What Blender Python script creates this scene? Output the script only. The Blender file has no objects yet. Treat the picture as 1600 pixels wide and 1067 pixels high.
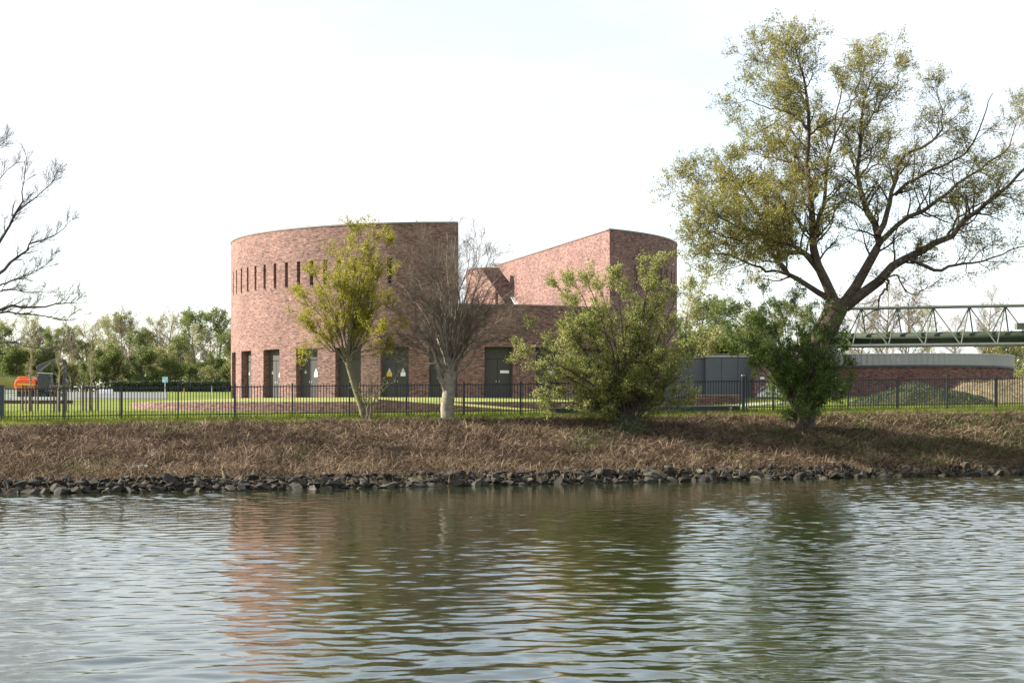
import bpy, bmesh, math, random
import numpy as np
from mathutils import Vector
rng = np.random.default_rng(7)
random.seed(7)
scn = bpy.context.scene
C = scn.collection

# ------------------------------------------------------------------ camera
CZ = 3.6            # eye height above the water (water is z = 0)
FPX = 2600.0        # focal length in pixels of a 1600 px wide picture
HOR = 637.0         # horizon row
cam = bpy.data.cameras.new('camera'); camo = bpy.data.objects.new('camera', cam); C.objects.link(camo)
camo.location = (0, 0, CZ); camo.rotation_euler = (math.pi/2, 0, 0)
cam.sensor_width = 36; cam.lens = FPX/1600*36
cam.shift_y = (HOR-533.5)/1600
cam.clip_end = 4000
scn.camera = camo

# ------------------------------------------------------------------ world
SUN_AZ, SUN_EL = math.radians(-80), math.radians(29)
w = bpy.data.worlds.new('World'); scn.world = w; w.use_nodes = True
nt = w.node_tree; nt.nodes.clear()
out = nt.nodes.new('ShaderNodeOutputWorld'); bg = nt.nodes.new('ShaderNodeBackground')
sky = nt.nodes.new('ShaderNodeTexSky'); sky.sky_type = 'NISHITA'; sky.sun_disc = False
sky.sun_elevation = SUN_EL; sky.sun_rotation = SUN_AZ
tc = nt.nodes.new('ShaderNodeTexCoord'); mp = nt.nodes.new('ShaderNodeMapping')
mp.inputs['Scale'].default_value = (2.2, 2.2, 7.0)
mp.inputs['Location'].default_value = (0.35, 0.1, 0.2)
nz = nt.nodes.new('ShaderNodeTexNoise'); nz.inputs['Scale'].default_value = 1.3
nz.inputs['Detail'].default_value = 6; nz.inputs['Roughness'].default_value = 0.55
rp = nt.nodes.new('ShaderNodeValToRGB')
rp.color_ramp.elements[0].position = 0.38; rp.color_ramp.elements[0].color = (0.42, 0.42, 0.42, 1)
rp.color_ramp.elements[1].position = 0.60; rp.color_ramp.elements[1].color = (0.97, 0.97, 0.97, 1)
mx = nt.nodes.new('ShaderNodeMix'); mx.data_type = 'RGBA'
mx.inputs[7].default_value = (3.9, 4.0, 4.15, 1)          # thin bright cloud veil
nt.links.new(tc.outputs['Generated'], mp.inputs[0]); nt.links.new(mp.outputs[0], nz.inputs['Vector'])
nt.links.new(nz.outputs[0], rp.inputs[0]); nt.links.new(rp.outputs[0], mx.inputs[0])
nt.links.new(sky.outputs[0], mx.inputs[6]); nt.links.new(mx.outputs[2], bg.inputs[0])
bg.inputs[1].default_value = 0.1
nt.links.new(bg.outputs[0], out.inputs[0])

sun = bpy.data.lights.new('sun', 'SUN'); suno = bpy.data.objects.new('sun', sun); C.objects.link(suno)
sun.energy = 5.0; sun.angle = math.radians(0.6); sun.color = (1.0, 0.93, 0.82)
sdir = Vector((math.sin(SUN_AZ)*math.cos(SUN_EL), math.cos(SUN_AZ)*math.cos(SUN_EL), math.sin(SUN_EL)))
suno.rotation_euler = sdir.to_track_quat('Z', 'Y').to_euler(); suno.location = (-60, 60, 60)
scn.view_settings.view_transform = 'Standard'; scn.view_settings.look = 'None'
scn.view_settings.exposure = 1.65; scn.view_settings.gamma = 1
scn.view_settings.use_curve_mapping = False
scn.render.engine = 'CYCLES'
scn.cycles.max_bounces = 6; scn.cycles.transparent_max_bounces = 8
scn.cycles.use_denoising = True

# ------------------------------------------------------------------ helpers
def P(px, py, D):
    return np.array(((px-800)/FPX*D, D, CZ+(HOR-py)/FPX*D))
def PX(px, D): return (px-800)/FPX*D
def PZ(py, D): return CZ+(HOR-py)/FPX*D

WL = {}
def mesh(name, V, F, smooth=False, uv=None):
    """F: list of faces or a numpy (m,k) array"""
    me = bpy.data.meshes.new(name)
    V = np.asarray(V, dtype=np.float32).reshape(-1, 3)
    if isinstance(F, np.ndarray):
        m, k = F.shape
        me.vertices.add(len(V)); me.vertices.foreach_set('co', V.ravel())
        me.loops.add(m*k); me.loops.foreach_set('vertex_index', F.astype(np.int32).ravel())
        me.polygons.add(m)
        me.polygons.foreach_set('loop_start', np.arange(0, m*k, k, dtype=np.int32))
        me.polygons.foreach_set('loop_total', np.full(m, k, dtype=np.int32))
        me.update(calc_edges=True)
    else:
        me.from_pydata([tuple(map(float, v)) for v in V], [], [tuple(int(i) for i in f) for f in F])
    if uv is not None:
        l = me.uv_layers.new(name='UVMap'); idx = np.empty(len(me.loops), dtype=np.int32)
        me.loops.foreach_get('vertex_index', idx)
        l.data.foreach_set('uv', np.asarray(uv, dtype=np.float32)[idx].ravel())
    if smooth: me.polygons.foreach_set('use_smooth', np.ones(len(me.polygons), dtype=bool))
    me.update()
    return me
def link(name, me, mat, parent=None, loc=None):
    o = bpy.data.objects.new(name, me); C.objects.link(o)
    if mat is not None and len(me.materials) == 0: me.materials.append(mat)
    if parent is not None: o.parent = parent
    if loc is not None: o.location = tuple(loc)
    return o
def obj(name, V, F, mat, parent=None, smooth=False, uv=None):
    """mesh given in world coordinates"""
    V = np.asarray(V, dtype=np.float64).reshape(-1, 3)
    org = WL.get(parent.name, np.zeros(3)) if parent is not None else np.zeros(3)
    o = link(name, mesh(name, V-org, F, smooth, uv), mat, parent)
    WL[o.name] = org
    return o
def tag(o, label=None, cat=None, group=None, kind=None):
    if label: o['label'] = label
    if cat: o['category'] = cat
    if group: o['group'] = group
    if kind: o['kind'] = kind
    return o
def thing(name, label, cat, loc, group=None):
    o = bpy.data.objects.new(name, None); C.objects.link(o); o.location = tuple(float(v) for v in loc)
    o.empty_display_size = 0.3
    WL[o.name] = np.array(loc, dtype=float)
    return tag(o, label, cat, group)
def place(src_children, root):
    for ch in src_children:
        c = ch.copy(); C.objects.link(c); c.parent = root
        for g in ch.children:
            d = g.copy(); C.objects.link(d); d.parent = c
def box(x0, x1, y0, y1, z0, z1):
    V = [(x, y, z) for z in (z0, z1) for y in (y0, y1) for x in (x0, x1)]
    F = [(0, 2, 3, 1), (4, 5, 7, 6), (0, 1, 5, 4), (2, 6, 7, 3), (0, 4, 6, 2), (1, 3, 7, 5)]
    return V, F
class MB:
    def __init__(s): s.V = []; s.F = []
    def add(s, V, F):
        n = len(s.V); s.V += [tuple(v) for v in V]; s.F += [tuple(i+n for i in f) for f in F]; return s
    def box(s, *a): return s.add(*box(*a))
    def bar(s, a, b, r, n=8, r2=None):
        a = np.array(a, float); b = np.array(b, float); t = b-a; t /= np.linalg.norm(t)
        ref = np.array((0, 0, 1.)) if abs(t[2]) < .9 else np.array((1., 0, 0))
        u = np.cross(t, ref); u /= np.linalg.norm(u); v = np.cross(t, u)
        r2 = r if r2 is None else r2
        A = [a+r*(math.cos(k*2*math.pi/n)*u+math.sin(k*2*math.pi/n)*v) for k in range(n)]
        B = [b+r2*(math.cos(k*2*math.pi/n)*u+math.sin(k*2*math.pi/n)*v) for k in range(n)]
        F = [(k, (k+1) % n, n+(k+1) % n, n+k) for k in range(n)]+[tuple(range(n-1, -1, -1)), tuple(range(n, 2*n))]
        return s.add(A+B, F)
    def prism(s, poly, vec):
        n = len(poly); poly = [np.array(p, float) for p in poly]; vec = np.array(vec, float)
        F = [tuple(range(n)), tuple(range(2*n-1, n-1, -1))]+[(k, n+k, n+(k+1) % n, (k+1) % n) for k in range(n)]
        return s.add(poly+[p+vec for p in poly], F)
    def obj(s, name, mat, parent=None, bevel=0, smooth=False):
        o = obj(name, s.V, s.F, mat, parent, smooth)
        if bevel:
            m = o.modifiers.new('bevel', 'BEVEL'); m.width = bevel; m.segments = 2; m.limit_method = 'ANGLE'
        return o

# ------------------------------------------------------------------ materials
def new_mat(name):
    m = bpy.data.materials.new(name); m.use_nodes = True
    n = m.node_tree; b = n.nodes['Principled BSDF']
    return m, n, b
def N(n, t, **kw):
    x = n.nodes.new(t)
    for k, v in kw.items():
        if k in x.inputs: x.inputs[k].default_value = v
        else: setattr(x, k, v)
    return x
def ramp(n, fac, stops):
    r = n.nodes.new('ShaderNodeValToRGB'); e = r.color_ramp.elements
    while len(e) < len(stops): e.new(0.5)
    for i, (p, c) in enumerate(stops): e[i].position = p; e[i].color = (*c, 1)
    n.links.new(fac, r.inputs[0]); return r
def simple(name, col, rough=.6, var=.15, scale=6., metal=0, bump=0, coord='Object', spec=.4):
    m, n, b = new_mat(name)
    t = N(n, 'ShaderNodeTexCoord'); z = N(n, 'ShaderNodeTexNoise', Scale=scale, Detail=5.)
    n.links.new(t.outputs[coord], z.inputs['Vector'])
    c = np.array(col)
    r = ramp(n, z.outputs[0], [(.3, tuple(c*(1-var))), (.7, tuple(np.minimum(c*(1+var), 1)))])
    n.links.new(r.outputs[0], b.inputs['Base Color'])
    b.inputs['Roughness'].default_value = rough; b.inputs['Metallic'].default_value = metal
    b.inputs['Specular IOR Level'].default_value = spec
    if bump:
        bp = N(n, 'ShaderNodeBump', Strength=bump, Distance=.02); n.links.new(z.outputs[0], bp.inputs['Height'])
        n.links.new(bp.outputs[0], b.inputs['Normal'])
    return m
def leaf_mat(name, cols, trans=.45, clump=.6, rough=.55):
    """per-leaf colour variation plus clump-wise variation, light passes through the blade"""
    m, n, b = new_mat(name)
    g = N(n, 'ShaderNodeNewGeometry'); t = N(n, 'ShaderNodeTexCoord')
    z = N(n, 'ShaderNodeTexNoise', Scale=clump, Detail=3.); n.links.new(t.outputs['Object'], z.inputs['Vector'])
    a = N(n, 'ShaderNodeMath', operation='MULTIPLY_ADD'); a.inputs[1].default_value = .5
    n.links.new(g.outputs['Random Per Island'], a.inputs[0])
    s = N(n, 'ShaderNodeMath', operation='MULTIPLY_ADD'); s.inputs[1].default_value = 1.1; s.inputs[2].default_value = -.3
    n.links.new(z.outputs[0], s.inputs[0]); n.links.new(s.outputs[0], a.inputs[2])
    k = len(cols)
    r = ramp(n, a.outputs[0], [(.1+.8*i/(k-1), c) for i, c in enumerate(cols)])
    n.links.new(r.outputs[0], b.inputs['Base Color']); b.inputs['Roughness'].default_value = rough
    b.inputs['Specular IOR Level'].default_value = .3
    tr = N(n, 'ShaderNodeBsdfTranslucent'); n.links.new(r.outputs[0], tr.inputs[0])
    ms = N(n, 'ShaderNodeMixShader', Fac=trans)
    n.links.new(b.outputs[0], ms.inputs[1]); n.links.new(tr.outputs[0], ms.inputs[2])
    n.links.new(ms.outputs[0], n.nodes['Material Output'].inputs[0])
    return m
def brick_mat(name, tint=(1, 1, 1), bw=.25, bh=.0714):
    m, n, b = new_mat(name)
    u = N(n, 'ShaderNodeUVMap')
    br = N(n, 'ShaderNodeTexBrick', Scale=1.0)
    br.inputs['Brick Width'].default_value = bw; br.inputs['Row Height'].default_value = bh
    br.inputs['Mortar Size'].default_value = .006; br.inputs['Mortar Smooth'].default_value = .2
    t = np.array(tint)
    br.inputs['Color1'].default_value = (*(np.array((.222, .122, .100))*t), 1)
    br.inputs['Color2'].default_value = (*(np.array((.132, .068, .058))*t), 1)
    br.inputs['Mortar'].default_value = (*(np.array((.24, .20, .18))*t), 1)
    n.links.new(u.outputs[0], br.inputs['Vector'])
    # burnt and pale headers: one random value per brick-sized cell
    mpg = N(n, 'ShaderNodeMapping'); mpg.inputs['Scale'].default_value = (3.6, 13.0, 1)
    n.links.new(u.outputs[0], mpg.inputs[0])
    vo = N(n, 'ShaderNodeTexVoronoi', Scale=1.0, Randomness=.75); n.links.new(mpg.outputs[0], vo.inputs['Vector'])
    sep = N(n, 'ShaderNodeSeparateColor'); n.links.new(vo.outputs['Color'], sep.inputs[0])
    rr = ramp(n, sep.outputs[0], [(0, (.45, .45, .52)), (.13, (.62, .61, .66)), (.24, (.93, .93, .93)), (.7, (1.05, 1.03, 1.02)), (.82, (1.3, 1.3, 1.28)), (1, (1.5, 1.52, 1.5))])
    rr.color_ramp.interpolation = 'LINEAR'
    mu = N(n, 'ShaderNodeMix', data_type='RGBA', blend_type='MULTIPLY'); mu.inputs[0].default_value = 1
    n.links.new(br.outputs[0], mu.inputs[6]); n.links.new(rr.outputs[0], mu.inputs[7])
    z = N(n, 'ShaderNodeTexNoise', Scale=.35, Detail=5.); n.links.new(u.outputs[0], z.inputs['Vector'])
    r2 = ramp(n, z.outputs[0], [(.3, (.82, .82, .84)), (.7, (1.12, 1.1, 1.08))])
    mu2 = N(n, 'ShaderNodeMix', data_type='RGBA', blend_type='MULTIPLY'); mu2.inputs[0].default_value = 1
    n.links.new(mu.outputs[2], mu2.inputs[6]); n.links.new(r2.outputs[0], mu2.inputs[7])
    n.links.new(mu2.outputs[2], b.inputs['Base Color'])
    b.inputs['Roughness'].default_value = .85; b.inputs['Specular IOR Level'].default_value = .2
    bp = N(n, 'ShaderNodeBump', Strength=.5, Distance=.01, invert=True)
    n.links.new(br.outputs['Fac'], bp.inputs['Height']); n.links.new(bp.outputs[0], b.inputs['Normal'])
    return m
M = {}
M['brick'] = brick_mat('brick')
M['brick_dark'] = brick_mat('brick_dark', (.8, .72, .75))
M['coping'] = simple('coping', (.16, .13, .12), .5)
M['roof'] = simple('roof', (.18, .18, .18), .9)
M['door'] = simple('door', (.062, .060, .055), .6, .06, 2., spec=.2)
M['door_frame'] = simple('door_frame', (.03, .029, .028), .5)
M['dark_glass'] = simple('dark_glass', (.012, .013, .015), .15)
M['white'] = simple('white', (.78, .78, .76), .5, .05)
M['pale_grey'] = simple('pale_grey', (.5, .5, .47), .5, .05)
M['yellow'] = simple('yellow', (.75, .42, .03), .5, .05)
M['black'] = simple('black', (.02, .02, .02), .5)
M['fence'] = simple('fence', (.018, .022, .026), .4, .2, 3.)
M['fence_blue'] = simple('fence_blue', (.035, .045, .06), .4, .2, 3.)
M['steel_green'] = simple('steel_green', (.095, .11, .082), .55, .12, 2.)
M['pipe_green'] = simple('pipe_green', (.035, .048, .03), .7, .18, 1.2, spec=.15)
M['grey_panel'] = simple('grey_panel', (.105, .11, .122), .6, .06, .6)
M['metal_band'] = simple('metal_band', (.27, .265, .265), .42, .06, .5, metal=.3)
M['concrete'] = simple('concrete', (.27, .265, .245), .85, .15, 3., bump=.2)
M['asphalt'] = simple('asphalt', (.12, .12, .125), .9, .1, 2.)
M['orange'] = simple('orange', (.75, .12, .02), .4, .08, 2.)
M['machine_grey'] = simple('machine_grey', (.055, .055, .06), .5, .2, 2.)
M['rubber'] = simple('rubber', (.02, .02, .02), .8)
M['glass'] = simple('glass', (.03, .04, .045), .08)
M['turquoise'] = simple('turquoise', (.25, .62, .62), .4, .04)
M['wood'] = simple('wood', (.13, .10, .075), .8, .25, 4.)
M['white_car'] = simple('white_car', (.75, .76, .78), .25, .03)
M['bark_big'] = simple('bark_big', (.075, .058, .04), .95, .45, 5., bump=.6)
M['bark_dark'] = simple('bark_dark', (.06, .045, .035), .95, .4, 5.)
M['bark_pale'] = simple('bark_pale', (.20, .175, .135), .9, .4, 4., bump=.4)
M['bark_moss'] = simple('bark_moss', (.13, .115, .06), .9, .4, 3.)
M['bark_grey'] = simple('bark_grey', (.085, .075, .07), .95, .3, 3.)
M['twig_tan'] = simple('twig_tan', (.235, .19, .135), .9, .3, 3.)
M['twig_brown'] = simple('twig_brown', (.13, .105, .075), .95, .3, 1.)
M['leaf_big'] = leaf_mat('leaf_big', [(.10, .10, .018), (.19, .185, .035), (.29, .27, .06), (.38, .35, .12)], .45, .45)
M['leaf_yellow'] = leaf_mat('leaf_yellow', [(.19, .18, .015), (.33, .30, .025), (.46, .41, .05)], .45, .8)
M['leaf_bush'] = leaf_mat('leaf_bush', [(.11, .135, .022), (.21, .23, .045), (.32, .335, .10), (.43, .43, .18)], .5, .8)
M['leaf_hawthorn'] = leaf_mat('leaf_hawthorn', [(.045, .08, .012), (.10, .155, .025), (.18, .25, .045)], .38, .8)
M['leaf_ivy'] = leaf_mat('leaf_ivy', [(.03, .055, .02), (.07, .10, .04), (.13, .16, .08)], .2, 1.)
M['leaf_wood_a'] = leaf_mat('leaf_wood_a', [(.07, .10, .022), (.14, .17, .04), (.22, .24, .07)], .4, .3)
M['leaf_wood_b'] = leaf_mat('leaf_wood_b', [(.17, .17, .05), (.26, .26, .08), (.36, .36, .15)], .4, .3)
M['leaf_wood_c'] = leaf_mat('leaf_wood_c', [(.12, .10, .05), (.19, .155, .08), (.24, .21, .12)], .3, .3)
M['leaf_hedge'] = leaf_mat('leaf_hedge', [(.02, .035, .012), (.04, .06, .02), (.06, .08, .03)], .2, .5)
M['grass_blade'] = leaf_mat('grass_blade', [(.085, .13, .012), (.165, .21, .022), (.26, .28, .045)], .4, .25)
M['dry_stalk'] = leaf_mat('dry_stalk', [(.018, .012, .008), (.055, .036, .023), (.115, .076, .048), (.19, .13, .082), (.33, .25, .165)], .1, .55, .9)
M['weed'] = leaf_mat('weed', [(.035, .06, .012), (.07, .10, .02), (.12, .15, .04)], .3, .6)
M['straw'] = leaf_mat('straw', [(.10, .075, .035), (.19, .14, .075), (.29, .23, .13)], .2, .6, .9)

def ground_mat(name, cols, scales=(.25, 4.), rough=.95, bump=.5):
    m, n, b = new_mat(name)
    t = N(n, 'ShaderNodeTexCoord')
    z1 = N(n, 'ShaderNodeTexNoise', Scale=scales[0], Detail=6.); z2 = N(n, 'ShaderNodeTexNoise', Scale=scales[1], Detail=6.)
    n.links.new(t.outputs['Object'], z1.inputs['Vector']); n.links.new(t.outputs['Object'], z2.inputs['Vector'])
    a = N(n, 'ShaderNodeMath', operation='ADD'); n.links.new(z1.outputs[0], a.inputs[0]); n.links.new(z2.outputs[0], a.inputs[1])
    a2 = N(n, 'ShaderNodeMath', operation='MULTIPLY'); a2.inputs[1].default_value = .5; n.links.new(a.outputs[0], a2.inputs[0])
    k = len(cols)
    r = ramp(n, a2.outputs[0], [(.36+.28*i/(k-1), c) for i, c in enumerate(cols)])
    n.links.new(r.outputs[0], b.inputs['Base Color']); b.inputs['Roughness'].default_value = rough
    b.inputs['Specular IOR Level'].default_value = .15
    bp = N(n, 'ShaderNodeBump', Strength=bump, Distance=.05); n.links.new(z2.outputs[0], bp.inputs['Height'])
    n.links.new(bp.outputs[0], b.inputs['Normal'])
    return m
M['lawn'] = ground_mat('lawn', [(.07, .09, .012), (.125, .16, .018), (.19, .21, .035)], (.3, 6.))
M['bank'] = ground_mat('bank', [(.022, .015, .01), (.05, .034, .023), (.09, .06, .04)], (.4, 5.))
M['mound_green'] = ground_mat('mound_green', [(.018, .022, .010), (.04, .042, .016), (.075, .062, .035)], (.5, 3.))
M['mound_dry'] = ground_mat('mound_dry', [(.07, .055, .03), (.13, .105, .06), (.2, .165, .10)], (.8, 4.))
M['gravel'] = ground_mat('gravel', [(.14, .17, .04), (.22, .24, .07), (.30, .30, .12)], (1., 8.))
m, n, b = new_mat('stone'); M['stone'] = m
oi = N(n, 'ShaderNodeObjectInfo'); t = N(n, 'ShaderNodeTexCoord'); z = N(n, 'ShaderNodeTexNoise', Scale=4., Detail=6.)
gg = N(n, 'ShaderNodeNewGeometry')
n.links.new(gg.outputs['Position'], z.inputs['Vector'])
a = N(n, 'ShaderNodeMath', operation='MULTIPLY_ADD'); a.inputs[1].default_value = .55
n.links.new(oi.outputs['Random'], a.inputs[0])
a0 = N(n, 'ShaderNodeMath', operation='MULTIPLY'); a0.inputs[1].default_value = .5; n.links.new(z.outputs[0], a0.inputs[0]); n.links.new(a0.outputs[0], a.inputs[2])
r = ramp(n, a.outputs[0], [(.1, (.009, .008, .005)), (.4, (.016, .013, .008)), (.68, (.032, .027, .016)), (.86, (.10, .088, .06))])
n.links.new(r.outputs[0], b.inputs['Base Color']); b.inputs['Roughness'].default_value = .9
bp = N(n, 'ShaderNodeBump', Strength=.6, Distance=.05); n.links.new(z.outputs[0], bp.inputs['Height']); n.links.new(bp.outputs[0], b.inputs['Normal'])

m, n, b = new_mat('water'); M['water'] = m
b.inputs['Base Color'].default_value = (.017, .022, .006, 1); b.inputs['Roughness'].default_value = .02
b.inputs['IOR'].default_value = 1.38; b.inputs['Specular IOR Level'].default_value = .5
t = N(n, 'ShaderNodeTexCoord'); mpg = N(n, 'ShaderNodeMapping'); mpg.inputs['Scale'].default_value = (2.2, 4.2, 1)
z = N(n, 'ShaderNodeTexNoise', Scale=1.6, Detail=4., Roughness=.55); n.links.new(t.outputs['Object'], mpg.inputs[0]); n.links.new(mpg.outputs[0], z.inputs['Vector'])
bp = N(n, 'ShaderNodeBump', Strength=.1, Distance=.03); n.links.new(z.outputs[0], bp.inputs['Height']); n.links.new(bp.outputs[0], b.inputs['Normal'])

# ------------------------------------------------------------------ terrain functions
_wx = [-400, -60, -21.3, -11.2, 0, 12.9, 27.8, 60, 400]
_wy = [24, 58, 69.3, 72.6, 78, 83.6, 90.4, 100, 156]
def Yw(x): return np.interp(x, _wx, _wy)
def Yf(x): return 97.8+.165*np.asarray(x, float)
def Yb(x): return Yf(x)-np.interp(x, [-28, 0, 30], [3.0, 2.9, 2.6])
def Zb(x): return CZ+np.interp(x, [-60, -28, 0, 30, 60], [-1.3, -1.21, -.84, -.54, -.5])
def Zf(x): return CZ+np.interp(x, [-60, -28.6, 0, 31.7, 60], [-.8, -.75, -.41, .04, .1])
_rl = ([0, 36, 57, 107, 142, 200, 900], [0, .5, .75, 1.95, 3.0, 3.6, 4])
_rm = ([0, 28, 60, 107, 142, 200, 900], [0, .04, .9, 1.8, 2.8, 3.4, 4])
_rr = ([0, 10, 45, 107, 142, 200, 900], [0, .12, 1.15, 2.0, 2.8, 3.4, 4])
def ground(x, y):
    x = np.asarray(x, float); y = np.asarray(y, float)
    yw, yb, yf, zb, zf = Yw(x), Yb(x), Yf(x), Zb(x), Zf(x)
    tb = np.clip((y-yw)/(yb-yw), -1, 1)
    s = np.where(tb < 0, tb*26., .02+(zb-.02)*(.75*tb+.25*np.sin(np.clip(tb, 0, 1)*math.pi/2)))
    tl = np.clip((y-yb)/(yf-yb), 0, 1)
    d = np.maximum(y-yf, 0)
    k = np.clip((x+30)/16, 0, 1); k2 = np.clip((x-10)/8, 0, 1)
    rise = (np.interp(d, *_rl)*(1-k)+np.interp(d, *_rm)*k)*(1-k2)+np.interp(d, *_rr)*k2
    return np.where(y < yb, s, zb+(zf-zb)*tl+rise)
def nonuni(lo, a, b, hi, fine, n_out):
    l = a-np.geomspace(fine, a-lo, n_out)[::-1]; r = b+np.geomspace(fine, hi-b, n_out)
    return np.concatenate([l, np.arange(a, b+1e-6, fine), r])
def grid_faces(nx, ny):
    i = np.arange(nx-1)[None, :]+nx*np.arange(ny-1)[:, None]
    return np.stack([i, i+1, i+1+nx, i+nx], -1).reshape(-1, 4)
def fbm(x, y, seed, base, octs=4):
    r = np.random.default_rng(seed); o = np.zeros_like(x); amp = 1.
    for k in range(octs):
        for _ in range(5):
            a = r.uniform(0, 2*math.pi); f = base*(2**k)*r.uniform(.7, 1.4)
            o = o+amp*np.sin((x*math.cos(a)+y*math.sin(a))*f*2*math.pi+r.uniform(0, 6.3))
        amp *= .5
    return o/5

# canal bank and lawn
xs = nonuni(-900, -36, 40, 900, .35, 26)
rows = np.concatenate([[-.6, -.3, -.12], np.linspace(0, 1, 42)])
X = np.repeat(xs[None], len(rows), 0); T = np.repeat(rows[:, None], len(xs), 1)
Y = Yw(X)+T*(Yb(X)-Yw(X))
Z = ground(X, Y)+.13*fbm(X, Y, 3, .25)*np.clip(T*4, 0, 1)*np.clip((1-T)*6, 0, 1)
def bank_extra(x, y):
    t = (y-Yw(x))/(Yb(x)-Yw(x)); return .13*fbm(x, y, 3, .25)*np.clip(t*4, 0, 1)*np.clip((1-t)*6, 0, 1)
bank = obj('canal_bank', np.stack([X, Y, Z], -1), grid_faces(len(xs), len(rows)), M['bank'], smooth=True)
tag(bank, 'brown bank of dry cut bramble sloping down to the canal', 'bank', kind='structure')
xs2 = nonuni(-900, -70, 80, 900, 1.5, 20)
dr = np.concatenate([[0], np.linspace(.4, 4, 10), np.arange(5, 60, 1.5), np.geomspace(60, 1500, 40)])
X = np.repeat(xs2[None], len(dr), 0); Y = Yb(X)+np.repeat(dr[:, None], len(xs2), 1)
Z = ground(X, Y)+.02*fbm(X, Y, 5, .3)*np.clip((Y-Yb(X))/3, 0, 1)-np.where(Y > Yb(X)+.01, 0, 0.0)
lawn = obj('lawn', np.stack([X, Y, Z], -1), grid_faces(len(xs2), len(dr)), M['lawn'], smooth=True)
tag(lawn, 'green grass ground behind the bank reaching to the far trees', 'lawn', kind='structure')

# water with real ripples
ys = np.concatenate([[-60, -20, 0, 8, 13], np.concatenate([np.arange(16, 45, .075), np.arange(45, 94, .125)]), [97, 102, 110, 140, 170]])
xw = np.concatenate([[-500, -250, -120, -60, -40], np.arange(-31, 33, .13), [40, 60, 120, 250, 500]])
X, Y = np.meshgrid(xw, ys)
H = np.zeros_like(X); r = np.random.default_rng(11)
for k in range(60):
    lam = .32*(5.2**r.random()); th = math.pi/2+.12+r.normal(0, .72)
    amp = .0019*lam
    H += amp*np.sin((X*math.cos(th)+Y*math.sin(th))*2*math.pi/lam+r.uniform(0, 6.3)+.8*fbm(X, Y, 100+k, .06, 1))
patch = np.clip(.85+.5*fbm(X, Y, 21, .03, 2), .3, 1.5)
calm = np.exp(-(((X-1)/10)**2+((Y-70)/15)**2))
H *= patch*(1-.85*calm)*np.where((X > -31.5) & (X < 33) & (Y > 15) & (Y < 94.5), 1, 0)
water = obj('canal_water', np.stack([X, Y, H], -1), grid_faces(len(xw), len(ys)), M['water'], smooth=True)
tag(water, 'rippled olive canal water reflecting the sky and the drum', 'water', kind='structure')

# ------------------------------------------------------------------ tree toolkit
def norm(v): return v/np.maximum(np.linalg.norm(v, axis=-1, keepdims=True), 1e-9)
class Wood:
    def __init__(s): s.b = []
    def add(s, Pn, Rn, sides): s.b.append((np.asarray(Pn, float), np.asarray(Rn, float), sides))
    def build(s):
        Vs, Fs, off = [], [], 0
        for Pn, Rn, m in s.b:
            n, k, _ = Pn.shape
            T = norm(np.gradient(Pn, axis=1))
            ref = np.where(np.abs(T[..., 2:3]) < .92, np.array((0, 0, 1.)), np.array((1., 0, 0)))
            ref = np.repeat(ref[:, :1], k, 1)
            U = norm(np.cross(T, ref)); W = np.cross(T, U)
            a = np.arange(m)*2*math.pi/m
            V = Pn[:, :, None]+Rn[:, :, None, None]*(np.cos(a)[:, None]*U[:, :, None]+np.sin(a)[:, None]*W[:, :, None])
            base = off+(np.arange(n)*k*m)[:, None, None]+(np.arange(k-1)*m)[None, :, None]
            j = np.arange(m)[None, None]; j2 = (j+1) % m
            Fs.append(np.stack([base+j, base+j2, base+m+j2, base+m+j], -1).reshape(-1, 4))
            Vs.append(V.reshape(-1, 3)); off += n*k*m
        return np.concatenate(Vs), np.concatenate(Fs)
def resample(pts, k, wob=0., r=rng):
    pts = np.asarray(pts, float); n = len(pts)
    ext = np.vstack([2*pts[0]-pts[1], pts, 2*pts[-1]-pts[-2]])
    t = np.linspace(0, n-1, k); i = np.minimum(t.astype(int), n-2); f = (t-i)[:, None]
    p0, p1, p2, p3 = ext[i], ext[i+1], ext[i+2], ext[i+3]
    o = .5*((2*p1)+(-p0+p2)*f+(2*p0-5*p1+4*p2-p3)*f**2+(-p0+3*p1-3*p2+p3)*f**3)
    if wob: o[1:-1] += r.normal(0, wob, (k-2, 3))
    return o
def kids(Pn, Rn, n, L, Lvar, fwd, spread, up, k, r, start=.2, rscale=.55, rmax=.1, rtip=.006, bend=.0, wob=.12, tipfall=.4, end=1.):
    N0, k0, _ = Pn.shape
    idx = np.repeat(np.arange(N0), n); m = len(idx)
    t = start+(end-start)*r.random(m); f = t*(k0-1); i = np.minimum(f.astype(int), k0-2); fr = (f-i)[:, None]
    p = Pn[idx, i]*(1-fr)+Pn[idx, i+1]*fr
    T = norm(Pn[idx, i+1]-Pn[idx, i]); rv = r.normal(0, 1, (m, 3)); pp = norm(rv-(rv*T).sum(-1, keepdims=True)*T)
    d = norm(fwd*T+spread*pp+np.array((0, 0, up)))
    ln = L*(1-Lvar*r.random(m))*(1-tipfall*t)
    rb = np.minimum((Rn[idx, i]*(1-fr[:, 0])+Rn[idx, i+1]*fr[:, 0])*rscale, rmax)
    out = np.empty((m, k, 3)); out[:, 0] = p
    for j in range(1, k):
        out[:, j] = out[:, j-1]+d*(ln/(k-1))[:, None]
        d = norm(d+r.normal(0, wob, (m, 3))+np.array((0, 0, bend)))
    R2 = np.maximum(rb[:, None]*(1-np.linspace(0, 1, k))[None]+rtip*np.linspace(0, 1, k)[None], rtip)
    return out, R2
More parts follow.
